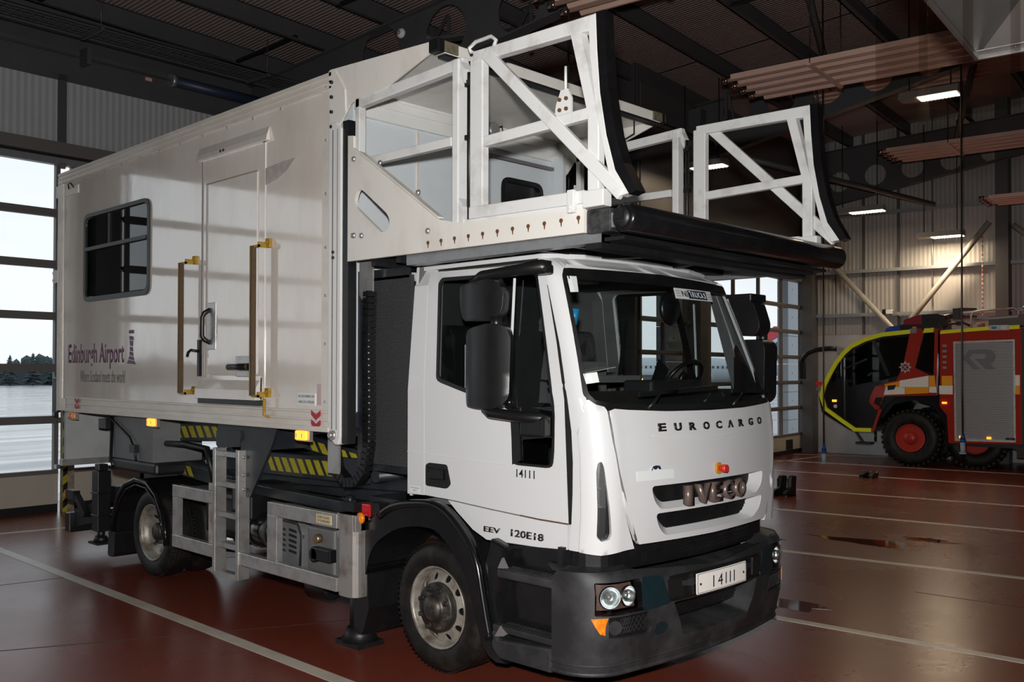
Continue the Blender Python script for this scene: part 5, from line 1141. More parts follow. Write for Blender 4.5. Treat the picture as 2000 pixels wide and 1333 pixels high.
def headlamp(f):
    c_=lambda s_:f(s_)
    H_=part('headlamp',G().patch([(c_(1.46),.63),(c_(2.10),.63),(c_(2.07),.79),(c_(1.46),.79)],bum,.01,off=-.07,d=.12,flip=1),mat('brown_lamp_housing',(.13,.07,.06),.3))
    part('lamp_glass',G().patch([(c_(1.44),.618),(c_(2.125),.62),(c_(2.085),.80),(c_(1.445),.797)],bum,.004,off=-.004,d=.12),CLEAR,H_)
    part('lamp_surround',G().ring([offb(*p,-.0) for p in dloop([(c_(a),b_) for a,b_ in hlP])],[offb(*p,-.07) for p in dloop([(c_(a),b_) for a,b_ in hlP])]),BLACKP,H_)
    for s_,r_ in ((1.65,.064),(1.96,.058)):
        p=offb(c_(s_),.715,-.02);n=(offb(c_(s_),.715,0)-offb(c_(s_),.715,-.05)).normalized()
        M=n.to_track_quat('Z','Y').to_matrix().to_4x4();M.translation=p
        q=G().lathe([(r_,.012),(r_+.004,.0),(r_*.8,-.03),(r_*.45,-.045),(.01,-.05)],(0,0,0),'Z',24,cap=False); bmesh.ops.transform(q.b,matrix=M,verts=q.b.verts); part('reflector',q,CHROME,H_)
        q=G().lathe([(.015,-.04),(.017,-.01),(.008,.0)],(0,0,0),'Z',12); bmesh.ops.transform(q.b,matrix=M,verts=q.b.verts); part('bulb_shield',q,ALU,H_)
        q=G().lathe([(r_*.98,.014),(r_*.6,.024),(.005,.028)],(0,0,0),'Z',24,cap=False); bmesh.ops.transform(q.b,matrix=M,verts=q.b.verts); part('lens',q,CLEAR,H_)
    for (a,b_) in ((1.62,2.2),):
        ms=G()
        for k in range(9):
            s0=1.80+k*.045
            for dz in (0,1):
                z1,z2=(.50,.59) if dz else (.59,.50)
                ms.bar(offb(c_(s0),z1,-.008),offb(c_(min(2.17,s0+.09)),z2,-.008),.003,.004)
        ms.build('fog_lamp_mesh',GREYP,H_)['kind']='stuff'
        part('fog_lamp_back',G().patch([(c_(1.6),.46),(c_(2.22),.46),(c_(2.22),.61),(c_(1.6),.61)],bum,.01,off=-.02,d=.2),BLACKP,H_)
        p=offb(c_(1.72),.54,-.02); part('fog_lamp_ring',G().cyl(p,p+(offb(c_(1.72),.54,0)-offb(c_(1.72),.54,-.05)).normalized()*.014,.042,n=18),GREYP,H_)
    part('indicator_lamp',G().patch([(c_(a),b_) for a,b_ in (ambP if f(1)==1 else ambP[::-1])],bum,.02,off=.008,d=.06,smooth=True),mat('orange_indicator_lens',(.85,.20,.01),.12,coat=.8,noise=.6,nscale=60,ncol=(1,.42,.03)),H_)
headlamp(lambda s_:s_); headlamp(lambda s_:6-s_)
# valance between bumper and hood
part('radiator_valance',G().patch([(1.0,.84),(5.0,.84),(5.0,.985),(1.0,.985)],lambda s_,z:(cab(s_,.99)[0]-.075,cab(s_,.99)[1]*.955,z),.02,d=.15),BLACKP)
ms=G()
for k in range(44):
    s0=2.25+k*.034
    for dz in (0,1):
        z1,z2=(.86,.98) if dz else (.98,.86)
        f=lambda s_,z:(cab(s_,.99)[0]-.065,cab(s_,.99)[1]*.955,z)
        if s0+.08<3.8: ms.bar(f(s0,z1),f(s0+.08,z2),.006,.007)
vm=ms.build('valance_mesh',BLACKP,T); vm['kind']='stuff'
# ---------------- front mudguard and steps
ao=[(-.86,.62),(-.84,.80),(-.80,.90),(-.60,1.0),(-.42,1.11),(-.10,1.155),(.06,1.15),(.22,1.07),(.42,.88),(.48,.62),(.53,.42),(.585,.25),(.70,.215)]
ai=[(-.74,.55),(-.70,.70),(-.62,.80),(-.45,.90),(-.30,.95),(-.08,.975),(.04,.96),(.14,.89),(.30,.74),(.38,.56),(.43,.40),(.50,.25),(.60,.205)]
def smooth(P,n=2):
    for _ in range(n):
        Q=[P[0]]
        for a,b_ in zip(P,P[1:]): Q+=[(a[0]*.75+b_[0]*.25,a[1]*.75+b_[1]*.25),(a[0]*.25+b_[0]*.75,a[1]*.25+b_[1]*.75)]
        P=Q+[P[-1]]
    return P
ao=smooth(ao);ai=smooth(ai)
FM=part('front_mudguard',G().patch(ao+ai[::-1],XZ(-1.135),.05,d=60),SHINYB,bevel=.018)
gg=G()
for (x1,z1),(x2,z2) in zip(ai,ai[1:]): gg.bar((x1,-.87,z1+.01),(x2,-.87,z2+.01),.5,.015,upv=(z1-z2,0,x2-x1),ext=.01)
part('arch_liner',gg,BLACKP,FM)
part('arch_ridge',G().tube([(x,-1.137,z-.02) for x,z in ao[14:44]],.028,8),SHINYB,FM)
part('arch_flap',G().patch([(-.86,.62),(-.74,.56),(-.72,.30),(-.80,.10),(-.93,.10),(-.88,.4)],XZ(-1.12),.5,d=60),BLACKP,FM)
part('under_cab_panel',G().prism([(-.42,1.10),(-.10,1.16),(.10,1.15),(.30,1.09),(.55,.95),(1.1,.96),(1.1,1.12),(-.42,1.17)],'xz',-1.02,1.02),BLACKP,FM)
ind=part('side_indicator',G().lathe([(.045,0),(.04,-.02),(.02,-.03),(.003,-.032)],(-.76,-1.16,.96),'Y',16),AMB); ind.scale=(1,1,1)
part('round_reflector',G().lathe([(.03,0),(.03,-.012),(.005,-.014)],(-.855,-1.15,.68),'Y',18).cyl((-.855,-1.166,.68),(-.855,-1.162,.68),.005,n=6),AMBL if False else mat('orange_reflector',(.9,.3,.02),.3),ind)
SU=part('step_unit',G().box(.46,1.06,-1.02,-.96,.25,.97),SHINYB)
part('upper_tread',G().box(.60,1.075,-1.13,-.96,.735,.79),GREYP,SU,bevel=.012); part('lower_tread',G().box(.56,1.075,-1.13,-.90,.395,.44),GREYP,SU,bevel=.012)
part('step_base',G().patch([(.56,.23),(1.07,.235),(1.07,.385),(.62,.35),(.56,.42)],XZ(-1.13),.25,d=60),GREYP,SU,bevel=.02)
part('step_cheek',G().prism([(.50,.25),(.60,.30),(.62,.45),(.59,.62),(.62,.75),(.66,.93),(.52,.97),(.46,.8),(.5,.5)],'xz',-1.11,-.96),SHINYB,SU,bevel=.02)
part('scuffed_corner',G().prism([(.59,.365),(.64,.44),(.70,.40),(.67,.38)],'xz',-1.135,-1.11),GREYV,SU); part('scuffed_corner',G().prism([(.60,.79),(.64,.86),(.68,.80)],'xz',-1.12,-1.10),GREYV,SU)
sts=G()
for i in range(16):
    for j in range(4): sts.box(.64+i*.026,.65+i*.026,-1.115+j*.04,-1.095+j*.04,.79,.796); sts.box(.60+i*.028,.61+i*.028,-1.115+j*.05,-1.095+j*.05,.44,.446)
sts.build('tread_studs',GREYP,SU)['kind']='stuff'
part('hinge_bracket',G().box(1.07,1.11,-1.08,-1.0,.86,.98),DARK,SU)
mirror(FM); mirror(SU)
# ================================================================ FIRE ENGINE
FEM=BM@Matrix.Translation((21.33,5.0,0))
FE=thing('fire_engine','red and yellow airport fire engine with curved cab, at the right-hand edge','fire engine',mw=FEM)
WD=2.15
def F(P): return [(v-5.0,z) for v,z in P]
def fpatch(n,P,m,off=0.,th=.02,holes=(),parent=None,d=60,**k):
    return G().patch(F(P),lambda a,b_:(0,a,b_),th,holes=[F(h) for h in holes],d=d,flip=-1,off=off).build(n,m,parent or FE,**k)
def fprism(n,P,m,x0,x1,parent=None,**k):
    return G().prism(F(P),'yz',x0,x1).build(n,m,parent or FE,**k)
# silhouette of the cab
rim=[(7.607,1.479),(7.534,1.738),(7.42,1.965),(7.259,2.254),(7.09,2.47),(6.909,2.633),(6.597,2.785),(6.23,2.887),(5.637,2.94),(5.42,2.95)]
low=[(7.503,1.165),(7.087,.877),(6.820,.703),(6.456,.705)]
body=[(5.42,2.95)]+rim[::-1][1:]+low+[(6.281,1.222),(6.2,1.5),(5.1,1.55),(5.06,2.94)]
def inset(P,k):
    c=(6.2,1.8); return [(v+(c[0]-v)*k,z+(c[1]-z)*k) for v,z in P]
cabP=rim+[(5.36,2.85),(5.2,1.97),(5.11,1.6),(6.17,1.55),(6.28,1.22),(6.45,.74)]+low[::-1][1:]
FC=fprism('cab_shell',[(5.07,2.94)]+rim[::-1]+low+[(6.281,1.0),(6.15,1.3),(5.9,1.5),(5.07,1.5)],FBLK,.03,WD-.03)
# glass side and front
fpatch('side_glass',[(7.02,2.33),(6.86,2.50),(6.55,2.67),(6.2,2.77),(5.56,2.80),(5.75,2.2),(5.85,1.97),(6.2,1.85),(6.6,1.78),(6.95,1.70),(7.02,2.0)],glass('fire_cab_glass',(.35,.42,.42),.02,1.5),off=.002,th=.01,parent=FC)
fpatch('front_quarter_glass',[(7.12,2.28),(7.12,1.9),(7.35,1.80),(7.27,2.06)],MATS['fire_cab_glass'],off=.002,th=.01,parent=FC)
for P in ([(7.05,2.35),(7.09,2.31),(7.09,.95),(7.05,.92)],[(6.45,2.72),(6.37,2.74),(6.05,1.95),(6.13,1.93)],[(7.03,2.12),(6.55,2.33),(6.55,2.29),(7.03,2.08)]):
    fpatch('door_bar',P,FBLK,off=.012,parent=FC)
# dim interior seen through the glass
fprism('cab_seat',[(6.35,1.8),(6.1,1.8),(6.05,2.25),(6.2,2.35),(6.3,2.2)],mat('fire_cab_grey',(.06,.075,.08),.7),.02,.028,parent=FC)
fpatch('grab_handle',[(6.55,1.95),(6.5,1.93),(6.42,2.0),(6.46,2.02)],FBLK,off=.012,parent=FC)
# yellow band: outer rim and lower sill
def strip(P,w):
    out=[];N=len(P)
    for i in range(N):
        a=Vector(P[max(0,i-1)]);b_=Vector(P[min(N-1,i+1)]);d=(b_-a).normalized();n=Vector((-d.y,d.x))
        out.append(tuple(Vector(P[i])+n*w))
    return out
band=rim[:-1]
inn=strip(band,.085)
for sgn in(1,-1):
    t_in=strip(band,.09*sgn)
    if t_in[4][0]<band[4][0]: inn=t_in
fpatch('yellow_roof_band',band+inn[::-1],FYEL,off=.03,th=.05)
lw=[(7.607,1.479)]+low
inl=strip(lw,.085)
if inl[2][1]<lw[2][1]: inl=strip(lw,-.085)
fpatch('yellow_sill_band',lw+inl[::-1],FYEL,off=.03,th=.05)
gp_=G()
for (a,b_) in zip(rim,rim[1:]):
    vs=[gp_.b.verts.new(p) for p in ((0,a[0]-5,a[1]),(WD,a[0]-5,a[1]),(WD,b_[0]-5,b_[1]),(0,b_[0]-5,b_[1]))]; gp_.b.faces.new(vs)
gp_.build('roof_skin',FRED,FE)
fprism('front_bumper',[(7.63,1.49),(7.55,1.1),(7.05,.80),(6.9,.72),(6.85,.76),(7.1,.92),(7.48,1.2),(7.56,1.48)],FBLK,.0,WD)
G().box(-.02,.1,2.55,2.68,1.72,1.80).build('front_marker',REDL,FE); G().box(0,.1,2.56,2.68,1.6,1.68).build('front_lamp',GALV,FE)
# red side swoosh with crest
fpatch('cab_side_panel',[(5.62,2.94),(5.40,2.955),(5.36,2.85),(5.53,2.115),(5.18,1.93),(5.10,1.95),(5.10,1.53),(6.17,1.50),(6.29,1.22),(6.455,.70),(6.40,.70),(6.30,1.0),(6.22,1.22),(6.36,1.20),(6.50,1.36),(6.47,1.50),(6.36,1.72),(6.13,1.80),(5.93,1.83),(5.78,2.15)],FRED,off=.025,th=.03)
fpatch('recessed_step_hatch',[(6.20,1.48),(6.36,1.46),(6.40,1.34),(6.27,1.27)],BLACKP,off=.03,th=.01)
fpatch('rear_cab_pillar',[(5.135,2.95),(5.065,2.95),(5.09,1.93),(5.16,1.97)],FRED,off=.028,th=.03)
fpatch('quarter_glass',[(5.35,2.84),(5.145,2.87),(5.17,1.99),(5.53,2.12)],MATS['fire_cab_glass'],off=.01,th=.01)
fpatch('door_seam',[(6.14,1.74),(6.13,1.76),(6.36,1.73),(6.36,1.715)],DARK,off=.028,th=.005)
cr8=[]
for k in range(16):
    t=2*PI*k/16+PI/8*0; rr=.135 if k%2==0 else .085; cr8.append((5.735+rr*math.cos(t),2.16-.03+rr*math.sin(t)))
SIL=mat('silver_crest',(.6,.58,.55),.35,metal=.3)
c5=fpatch('service_crest',cr8,SIL,off=.030,th=.004)
fpatch('crest_disc',circ(5.735,2.13,.07,20),mat('maroon_disc',(.2,.02,.03),.4),off=.034,th=.004,parent=c5)
G().bar((-.039,5.735-.04-5,2.09),(-.039,5.735+.04-5,2.17),.004,.014,upv=(0,0,1)).bar((-.039,5.735+.04-5,2.09),(-.039,5.735-.04-5,2.17),.004,.014).build('crest_cross',SIL,c5)
# checked reflective strip
fpatch('reflective_block',[(6.175,1.752),(6.02,1.79),(5.85,1.83),(5.85,1.70),(6.14,1.70)],FORG,off=.034,th=.004)
fpatch('reflective_block',[(6.185,1.525),(6.14,1.70),(5.85,1.70),(5.74,1.69),(5.74,1.55)],FWHT,off=.034,th=.004)
fpatch('reflective_block',[(5.85,1.70),(5.85,1.84),(5.26,1.95),(5.26,1.71)],FWHT,off=.035,th=.004)
fpatch('reflective_block',[(5.73,1.70),(5.26,1.71),(5.26,1.58),(5.73,1.55)],FORG,off=.036,th=.004)
fpatch('reflective_block',[(5.25,1.95),(5.14,1.955),(5.12,1.72),(5.25,1.71)],FORG,off=.034,th=.004)
fpatch('reflective_block',[(5.25,1.71),(5.11,1.72),(5.10,1.59),(5.25,1.59)],FWHT,off=.034,th=.004)
fpatch('strip_window',[(6.10,1.73),(5.92,1.745),(5.96,1.65),(6.10,1.63)],BLKV,off=.042,th=.004)
# body
fprism('body_shell',[(5.03,2.93),(3.5,2.93),(2.2,2.93),(2.2,.58),(4.87,.56),(4.88,1.15),(5.03,1.42)],FRED,.03,WD-.03)
shut=[(4.76,2.655),(3.63,2.68),(3.62,.62),(4.74,.60)]
fpatch('body_side',[(5.03,2.86),(3.50,2.91),(3.50,.575),(4.87,.545),(4.90,1.12),(5.04,1.30),(5.04,1.53)],FRED,off=.03,th=.05,holes=[shut])
fpatch('body_side',[(3.46,2.91),(2.2,2.94),(2.2,.56),(3.46,.57)],FRED,off=.03,th=.05)
fpatch('panel_gap',[(3.50,2.93),(3.46,2.93),(3.46,.57),(3.50,.57)],BLKV,off=-.0,th=.01)
fpatch('yellow_edge_band',[(5.02,2.90),(4.09,2.965),(4.09,2.89),(5.03,2.83)],FYEL,off=.034,th=.05)
fpatch('yellow_edge_band',[(3.72,2.975),(3.53,2.98),(3.53,2.90),(3.73,2.895)],FYEL,off=.034,th=.05)
fpatch('yellow_edge_band',[(3.45,2.985),(2.3,3.03),(2.3,2.95),(3.45,2.905)],FYEL,off=.034,th=.05)
fpatch('yellow_edge_band',[(5.34,2.955),(5.15,2.965),(5.17,2.87),(5.37,2.86)],FYEL,off=.034,th=.05)
fpatch('reflective_block',[(5.00,1.945),(4.79,1.95),(4.79,1.74),(5.00,1.74)],FORG,off=.034,th=.004); fpatch('reflective_block',[(5.05,1.74),(4.785,1.74),(4.785,1.56),(5.05,1.56)],FWHT,off=.034,th=.004)
for a,b_,m_ in ((3.615,3.53,0),(3.45,3.2,0)):
    fpatch('reflective_block',[(a,1.97),(b_,1.97),(b_,1.76),(a,1.76)],FWHT,off=.034,th=.004); fpatch('reflective_block',[(a,1.76),(b_,1.76),(b_,1.58),(a,1.58)],FORG,off=.034,th=.004)
# roller shutter
SHM=mat('silver_shutter',(.36,.36,.37),.4,metal=.3)
sf_=fpatch('shutter_frame',[(4.77,2.665),(3.62,2.69),(3.61,.61),(4.75,.59)],ALU,off=.033,th=.06,holes=[[(4.735,2.63),(3.65,2.65),(3.645,.65),(4.715,.64)]])
n=54
for k in range(n):
    z=.645+k*(2.64-.645)/n; G().box(-.022,-.008,3.65-5,4.735-5,z,z+.030).build('shutter_slat',SHM,sf_)
fpatch('shutter_backing',[(4.73,2.64),(3.65,2.65),(3.65,.64),(4.72,.64)],GREYP,off=.003,th=.004,parent=sf_)
# plain arrow-like letter mark on the shutter, as printed
RM=mat('printed_grey_mark',(.18,.19,.21),.5)
fpatch('printed_letter_mark',[(4.60,2.31),(4.46,2.50),(4.12,2.50),(4.02,2.46),(3.97,2.38),(3.97,2.30),(4.02,2.22),(4.07,2.19),(3.97,2.09),(4.16,2.09),(4.36,2.30),(4.18,2.31),(4.15,2.34),(4.15,2.37),(4.18,2.40),(4.40,2.40),(4.46,2.32),(4.26,2.09),(4.40,2.09)],RM,off=.0245,th=.002,parent=sf_)
for v in (4.62,4.10,3.75,3.66): G().box(-.05,-.02,v-5-.04,v-5+.04,.655,.70).build('shutter_lamp',AMBL if v in(4.62,4.10) else BLACKP,sf_)
for k in range(5):
    z=2.58-k*.115; G().patch(rounded([(4.90-5,z-.025),(4.98-5,z-.025),(4.98-5,z+.025),(4.90-5,z+.025)],.02),lambda a,b_:(0,a,b_),.02,d=60,flip=-1,off=.045).build('inspection_lamp',GALV,FE)
G().box(-.06,-.03,4.90-5,4.99-5,1.36,1.40).build('side_marker',AMBL,FE); G().box(-.01,.03,7.23-5,7.32-5,1.35,1.40).build('side_marker',AMBL,FE); G().cyl((-.005,7.25-5,1.25),(.03,7.25-5,1.25),.04).build('white_reflector',STICK,FE)
# wheels
def fwheel(v,parent=None,y=.02):
    c=(y,v-5,.60)
    w=G().lathe([(.30,.05),(.36,.0),(.50,.0),(.56,.03),(.60,.09),(.605,.2),(.60,.36),(.56,.43),(.36,.45),(.3,.42)],c,'X',48,cap=False).build('wheel',RUBBER,FE)
    tr_=G()
    for k in range(34):
        a=2*PI*k/34
        for t in (.05,.27):
            p=Vector((c[0]+t,c[1]+.595*math.cos(a),c[2]+.595*math.sin(a)));u=Vector((0,math.cos(a),math.sin(a))); tr_.bar(p,p+Vector((.15,0,0)),.055,.05,upv=u)
    tr_.build('tread_lug',RUBBER,w)['kind']='stuff'
    r_=G().lathe([(.30,.05),(.305,.02),(.28,.02),(.27,.08),(.24,.12),(.19,.13),(.15,.06),(.14,.02),(.02,.01)],c,'X',36).build('red_rim',mat('red_wheel_paint',(.5,.03,.015),.35),w)
    for k in range(14):
        a=2*PI*k/14; p=Vector((c[0]+.11,c[1]+.21*math.cos(a),c[2]+.21*math.sin(a))); G().cyl(p,p-Vector((.03,0,0)),.014,n=6).build('wheel_nut',HUBM,w)
    return w
fw1=fwheel(5.655); fw2=fwheel(4.45,y=.35); fw3=fwheel(5.655,y=WD-.5)
fprism('wheel_well',[(6.2,1.5),(5.05,1.5),(4.88,1.15),(4.87,.5),(4.95,.4),(4.95,.9),(5.2,1.3),(5.6,1.42),(6.0,1.32),(6.25,1.0),(6.3,1.2)],FBLK,.08,WD-.1)
fprism('chassis_skirt',[(4.9,.56),(2.2,.56),(2.2,.42),(3.5,.42),(3.7,.48),(4.85,.5)],BLACKP,.05,WD-.1)
fprism('rear_step_box',[(3.6,.52),(2.2,.52),(2.2,.30),(3.6,.30)],mat('brown_black_steel',(.025,.018,.015),.6),.0,.3)
G().bar((.05,6.82-5,.72),(.05,6.65-5,.47),.04,.05).box(-.02,.25,6.47-5,6.80-5,.435,.47).build('folding_step',GREYP,FE)
G().cyl((.1,6.40-5,.72),(.1,6.40-5,.50),.03,n=8).build('drain_valve',BLACKP,FE)
# turret, beacons, arm
tu_=G().prism(F([(5.93,3.0),(5.9,3.18),(5.62,3.27),(5.5,3.28),(5.5,3.02)]),'yz',.5,.95).build('turret_base',mat('maroon_cover',(.25,.015,.03),.3),FE)
G().prism(F([(5.52,2.97),(5.52,3.28),(5.2,3.29),(5.05,3.24),(5.02,2.96)]),'yz',.48,.97).build('turret_body',BLACKP,tu_)
G().cyl((.7,5.45-5,3.13),(.7,4.86-5,3.27),.07,.06,n=14).bar((.7,5.45-5,3.20),(.7,4.9-5,3.33),.02,.01).build('nozzle_barrel',mat('gunmetal',(.07,.07,.075),.35,metal=.5),tu_)
hd_=G().box(.6,.8,4.80-5,4.92-5,3.16,3.40)
for z in (3.21,3.37): hd_.prism(F([(4.80,z-.04),(4.80,z+.04),(4.48,z+.0+.025),(4.48,z-.0-.02)]),'yz',.62,.78)
hd_.build('nozzle_head',mat('gunmetal2',(.035,.036,.04),.4),tu_)
bl=G().prism(F([(6.24,2.88),(6.22,2.98),(6.12,3.03),(5.9,3.05),(5.88,2.93)]),'yz',.25,.7).build('blue_beacon',mat('blue_lens',(.01,.07,.4),.15,coat=.7),FE)
G().prism(F([(5.9,2.94),(5.9,3.06),(5.1,3.06),(5.05,2.94)]),'yz',.2,1.2).build('beacon_housing',BLACKP,FE)
G().box(-.03,.1,5.50-5,5.63-5,2.86,2.96).build('work_lamp',GALV,FE); G().cyl((.05,5.56-5,2.96),(.05,5.56-5,3.0),.04).build('amber_beacon',AMB,FE)
G().box(-.05,.06,3.72-5,4.08-5,2.88,2.985).build('lamp_cluster',ALU,FE); G().box(-.06,-.05,3.75-5,3.87-5,2.90,2.97).build('cluster_lens',STICK,FE); G().box(-.06,-.05,3.94-5,4.04-5,2.91,2.96).build('cluster_blue_lens',BLUE,FE)
tb=G().tube([(.1,7.15-5,2.545),(.08,7.4-5,2.56),(.06,7.7-5,2.53),(.05,7.88-5,2.47),(.04,8.0-5,2.36),(.04,8.04-5,2.22)],.055,8).build('mirror_arm',BLACKP,FE)
G().patch(rounded([(7.98-5,1.86),(8.06-5,1.86),(8.07-5,2.27),(7.99-5,2.27)],.03),lambda a,b_:(0,a,b_),.2,d=60,flip=-1,off=.02).build('mirror_head',BLACKP,tb); G().box(.02,.14,7.1-5,7.22-5,2.42,2.58).build('arm_mount',ALU,tb)
rr_=G().tube([(.15,4.46-5,2.95),(.15,4.46-5,3.22),(.15,4.40-5,3.29),(.15,3.66-5,3.34),(.15,3.58-5,3.28),(.15,3.57-5,3.12)],.018,7).build('roof_rail',ALU,FE)
G().bar((.15,4.46-5,3.12),(.15,3.57-5,3.17),.02,.05).prism(F([(4.46,3.0),(4.46,3.14),(4.2,3.13),(4.38,3.08)]),'yz',.14,.16).build('rail_brace',GALV,rr_)
G().tube([(.15,3.50-5,3.35),(.15,2.3-5,3.37)],.018,7).build('upper_rail',ALU,rr_)
fprism('roof_locker',[(4.13,2.98),(4.13,3.16),(2.2,3.24),(2.2,2.98)],mat('brown_grey_locker',(.10,.085,.075),.5),.15,.9)
fprism('locker_red_lid',[(4.13,3.16),(4.13,3.175),(2.2,3.255),(2.2,3.24)],FRED,.14,.92)
G().tube([(.3,5.0-5,2.98),(.3,4.9-5,3.06),(.3,4.65-5,3.07),(.3,4.5-5,3.0)],.025,7).box(.25,.35,4.68-5,4.78-5,3.02,3.1).build('roof_hose',BLACKP,FE)
G().cyl((.3,4.30-5,2.98),(.3,4.30-5,3.05),.07,n=12).build('vent_cap',mat('tan_cap',(.25,.18,.12),.6),FE)
# ================================================================ OVERHEAD THINGS
def heater(u0,u1,v0,z,zt,label,tilt=0.):
    H=thing('radiant_heater',label,'heater panel',mw=BM@Matrix.Translation(((u0+u1)/2,v0,z)),group='radiant heater panels under the roof')
    w=(u1-u0)/2;L=14.
    nb=4;g=G();prof=[]
    for k in range(nb):
        a=-w+2*w*k/nb;c=a+w/nb*1.0; e=2*w/nb
        prof+=[(a,.0),(a+e*.12,.0),(a+e*.28,.05),(a+e*.45,.062),(a+e*.55,.062),(a+e*.72,.05),(a+e*.88,.0)]
    prof+=[(w,.0)]
    P=prof+[(w,.075),(-w,.075)]
    g.prism(P,'xz',-L,0); g.build('panel',HEATM,H)
    for k in range(nb):
        x=-w+2*w*(k+.5)/nb; G().cyl((x,-L,.045),(x,.16,.045),.03,n=10).build('heating_tube',HEATM,H); G().cyl((x,.1,.045),(x,.2,.045),.045,n=12).build('tube_end',mat('shiny_end_cap',(.3,.2,.17),.2,metal=.9),H)
    for k,y in enumerate((-1.15,-5.6,-10)):
        G().box(-w-.03,w+.03,y-.03,y+.03,-.025,.0).build('cross_bar',HEATM,H)
        for x in (-w,w): G().cyl((x,y,.0),(x,y,zt-z),.008,n=6).build('hanger_wire',DARK,H); G().box(x-.03,x+.03,y-.03,y+.03,zt-z-.12,zt-z-.04).build('wire_anchor',STICK,H)
    return H
heater(12.55,13.8,5.75,6.2,rz(5)+.3,'long ribbed heater panel nearest the top right, its open ends above the far gate')
heater(18.0,19.2,6.9,7.5,rz(5)+.3,'ribbed heater panel half hidden behind the first cellular beam, top right')
heater(19.5,20.7,5.6,6.43,rz(5)+.3,'ribbed heater panel low in front of the second cellular beam at right')
heater(21.1,22.1,4.05,5.55,rz(4)+.3,'smallest ribbed heater panel, at the right edge above the back wall')
heater(8.2,9.25,6.1,6.2,rz(5)+.3,'ribbed heater panel above the truck gates, at the top centre')
EML=mat('lit_lamp_louvre',(1,.9,.75),.4,emit=(1,.86,.66),es=9.)
def lamp(u,v,z,zt,L,label,on=1.,pw=60):
    H=thing('high_bay_lamp',label,'ceiling light',mw=BM@Matrix.Translation((u,v,z)))
    G().prism([(-.16,.0),(.16,.0),(.10,.12),(-.10,.12)],'xz',-L/2,L/2).build('lamp_housing',mat('lamp_grey_housing',(.3,.28,.26),.5),H)
    G().box(-.13,.13,-L/2+.03,L/2*.35,-.012,-.001).build('lit_louvre',EML,H)
    lv=G()
    for k in range(10):
        y=-L/2+.06+k*(L*.62)/10; lv.box(-.135,.135,y,y+.008,-.03,-.012)
    lv.build('louvre_blade',ALU,H)['kind']='stuff'
    for y in (-L*.35,L*.35): G().cyl((0,y,.1),(0,y,zt-z),.01,n=6).build('hanger_rod',DARK,H)
    ld_=bpy.data.lights.new('lamp_light','AREA'); ld_.shape='RECTANGLE'; ld_.size=.25; ld_.size_y=L*.6; ld_.energy=pw; ld_.color=(1,.78,.52); lo=bpy.data.objects.new('lamp_light',ld_); SC.collection.objects.link(lo); lo.parent=H; lo.location=(0,0,-.05)
lamp(15.2,3.72,6.2,rz(3.7),.85,'bright ceiling lamp seen through the hanging plastic strips',pw=40)
lamp(21.5,6.75,5.6,rz(6.7),1.1,'ceiling lamp just right of the rubber edge of the far gate',pw=25)
lamp(22.95,5.4,5.1,rz(5.4),1.0,'ceiling lamp hanging in front of the back wall, above the fire engine',pw=70)
lamp(16.2,8.0,5.85,rz(8),1.0,'ceiling lamp glimpsed between the posts of the far gate',pw=20)
# extraction hood with clear strips
HM=BM@Matrix.Translation((5.0,-1.0,3.88))
HO=thing('extraction_hood','grey sheet-metal extraction hood with hanging clear strips in the top right corner','extraction hood',mw=HM)
HDM=mat('hood_sheet_metal',(.26,.265,.28),.4,metal=.4,noise=.3,nscale=3,ncol=(.26,.26,.28))
x0,x1,ya,yb=-1.05,1.0,-3.2,2.2
g=G().ring([(x0,yb,0),(x1,yb,0),(x1,ya,0),(x0,ya,0)],[(-.25,1.2,.85),(.25,1.2,.85),(.25,-2.2,.85),(-.25,-2.2,.85)]).ring([(x0+.01,yb-.01,0),(x1-.01,yb-.01,0),(x1-.01,ya+.01,0),(x0+.01,ya+.01,0)],[(-.24,1.19,.85),(.24,1.19,.85),(.24,-2.19,.85),(-.24,-2.19,.85)])
g.build('hood_cone',HDM,HO,norm=False)
G().box(x0-.01,x1+.01,yb-.0,yb+.02,-.03,.05).build('rim_angle',GALV,HO); G().box(x1-.0,x1+.02,ya,yb,-.03,.05).build('rim_angle',GALV,HO); G().box(x0-.02,x0,ya,yb,-.03,.05).build('rim_angle',GALV,HO)
G().box(x0+.0,x0+.08,ya,yb,-.005,.0).box(x1-.08,x1,ya,yb,-.005,.0).build('rim_lip',GALV,HO)
G().box(-.25,.25,-2.2,1.2,.85,3.6).build('duct',HDM,HO)
for k in range(12): G().lathe([(.012,0),(.008,-.008),(.002,-.009)],(x1-.04,yb-.2-k*.35,-.005),'Z',8).build('rivet',ALU,HO)
for k in range(19):
    y=yb-.02-k*.165; o_=.012*(k%2); Lz=-.84-(.012 if k%3 else 0)
    G().box(x0+.02+o_,x0+.023+o_,y-.20,y,Lz,.02).build('plastic_strip',FILM,HO)
for k in range(6):
    y=yb-.5-k*.33; G().box(x0+1.3,x0+1.303,y-.2,y,-.35,.02).build('plastic_strip',FILM,HO)
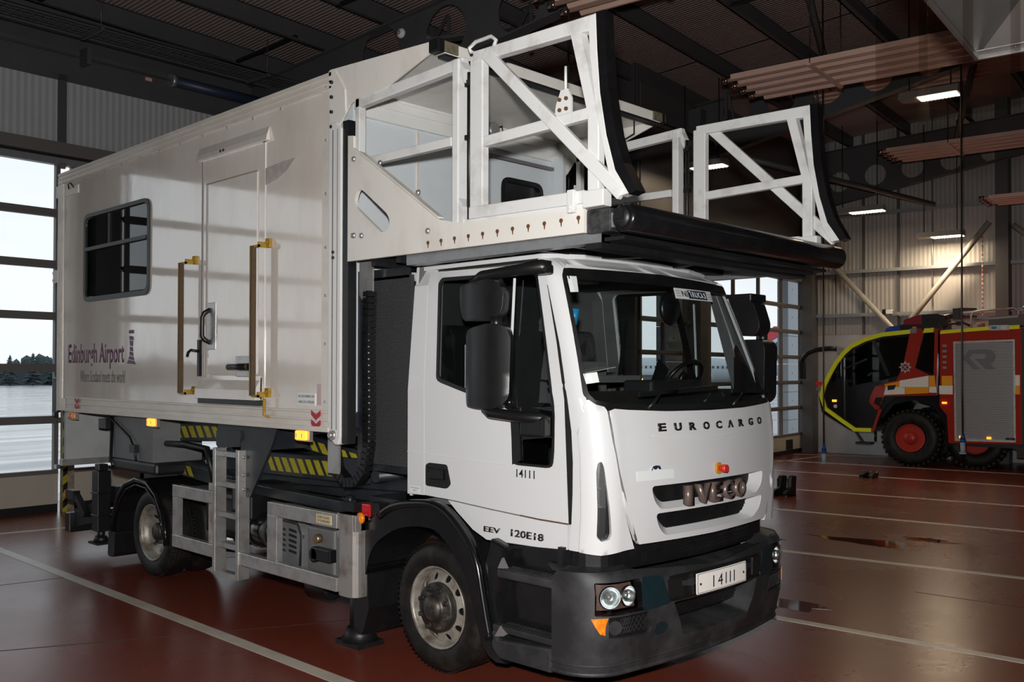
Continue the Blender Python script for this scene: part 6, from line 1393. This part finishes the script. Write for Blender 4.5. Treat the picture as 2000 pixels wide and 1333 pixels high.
# hanging power cables
def cable(u,v,z0,zt,label,sag=0.):
    H=thing('hanging_cable',label,'power cable',mw=BM@Matrix.Translation((u,v,z0)),group='drop cables with blue plugs')
    G().tube([(0,0,.20),(.02,.01,.9),(-.01,0,2.2),(0,0,zt-z0)],.012,6).build('cord',BLKV,H)
    G().cyl((0,0,.12),(0,0,.20),.035,.02,n=12).cyl((0,0,.08),(0,0,.12),.04,n=12).build('blue_collar',BLUED,H)
    G().cyl((0,0,-.06),(0,0,.08),.032,n=12).cyl((0,0,-.08),(0,0,-.06),.045,n=12).build('plug_body',mat('plug_grey',(.3,.34,.38),.5),H)
cable(14,4.93,.74,rz(4.93)+.3,'black drop cable with a blue and grey plug in front of the fire engine nose')
cable(14,3.02,.99,rz(3.02)+.3,'black drop cable with a blue and grey plug across the fire engine shutter')
cable(9,6.12,3.6,rz(6.12)+.3,'black drop cable hanging behind the raised gate at the top centre')
# footwear
def shoe(u,v,rz_,h,label,cat,nm):
    H=thing(nm,label,cat,mw=BM@Matrix.Translation((u,v,0))@Matrix.Rotation(rz_,4,'Z'))
    LE=mat('black_leather',(.01,.01,.01),.3)
    G().prism(rounded([(-.13,-.045),(.14,-.05),(.17,0),(.14,.05),(-.13,.045)],.03),'xy',.0,.025).build('sole',BLACKP,H)
    if h>.15: g=G().prism(rounded([(-.12,.025),(.15,.025),(.155,.07),(.10,.11),(.02,.14),(.0,h),(-.13,h),(-.115,.12)],.02),'xz',-.042,.042)
    else: g=G().prism(rounded([(-.12,.025),(.15,.025),(.15,.06),(.08,.09),(.03,.115),(-.03,.10),(-.11,h),(-.13,.09)],.015),'xz',-.042,.042)
    g.build('upper',LE,H,bevel=.015)
    if h>.15: G().tube([(-.065+.062*math.cos(t),.044*math.sin(t),h) for t in [2*PI*k/14 for k in range(14)]],.012,6,closed=True).build('boot_cuff',BLACKP,H); G().box(-.02,.01,-.046,-.04,.1,h-.04).build('lacing',BLACKP,H)
    else: G().tube([(.0,-.03,.11),(.05,0,.115),(.0,.03,.11)],.008,5).build('lacing',BLACKP,H)
shoe(14.95,6.00,2.6,.32,'black boot half hidden behind the front corner of the truck','boot','boot')
shoe(15.0,5.84,2.9,.32,'black boot standing clear beside the truck corner, right one of the pair','boot','boot')
shoe(18.55,5.72,2.7,.12,'left one of two black shoes on the red floor before the fire engine','shoe','shoe')
shoe(18.55,5.58,3.0,.12,'right one of two black shoes on the red floor before the fire engine','shoe','shoe')
# small CCTV camera on the back wall rail
cc=thing('security_camera','small white security camera on the wall rail above the fire engine cab','camera',mw=BM@Matrix.Translation((23.45,6.62,3.47)))
G().box(-.05,.05,-.02,.12,-.05,.05).build('camera_body',STICK,cc); G().box(-.06,.06,.12,.2,-.06,.06).build('camera_hood',BLACKP,cc); G().bar((0,0,0),(0,-.22,-.12),.02,.02).box(-.02,.23,-.02,.02,-.02,.02).build('camera_arm',GALV,cc)
sd=thing('smoke_detector','small round white detector under the beam left of the canopy lamp','detector',mw=BM@Matrix.Translation((9.85,9.62,6.93)))
G().lathe([(.02,0),(.07,.0),(.075,.03),(.05,.06),(.01,.065)],(0,0,0),'X',16,sgn=-1).build('detector_body',STICK,sd); G().lathe([(.03,0),(.03,.03),(.005,.035)],(-.065,0,0),'X',12,sgn=-1).build('sensor_dome',GALV,sd)
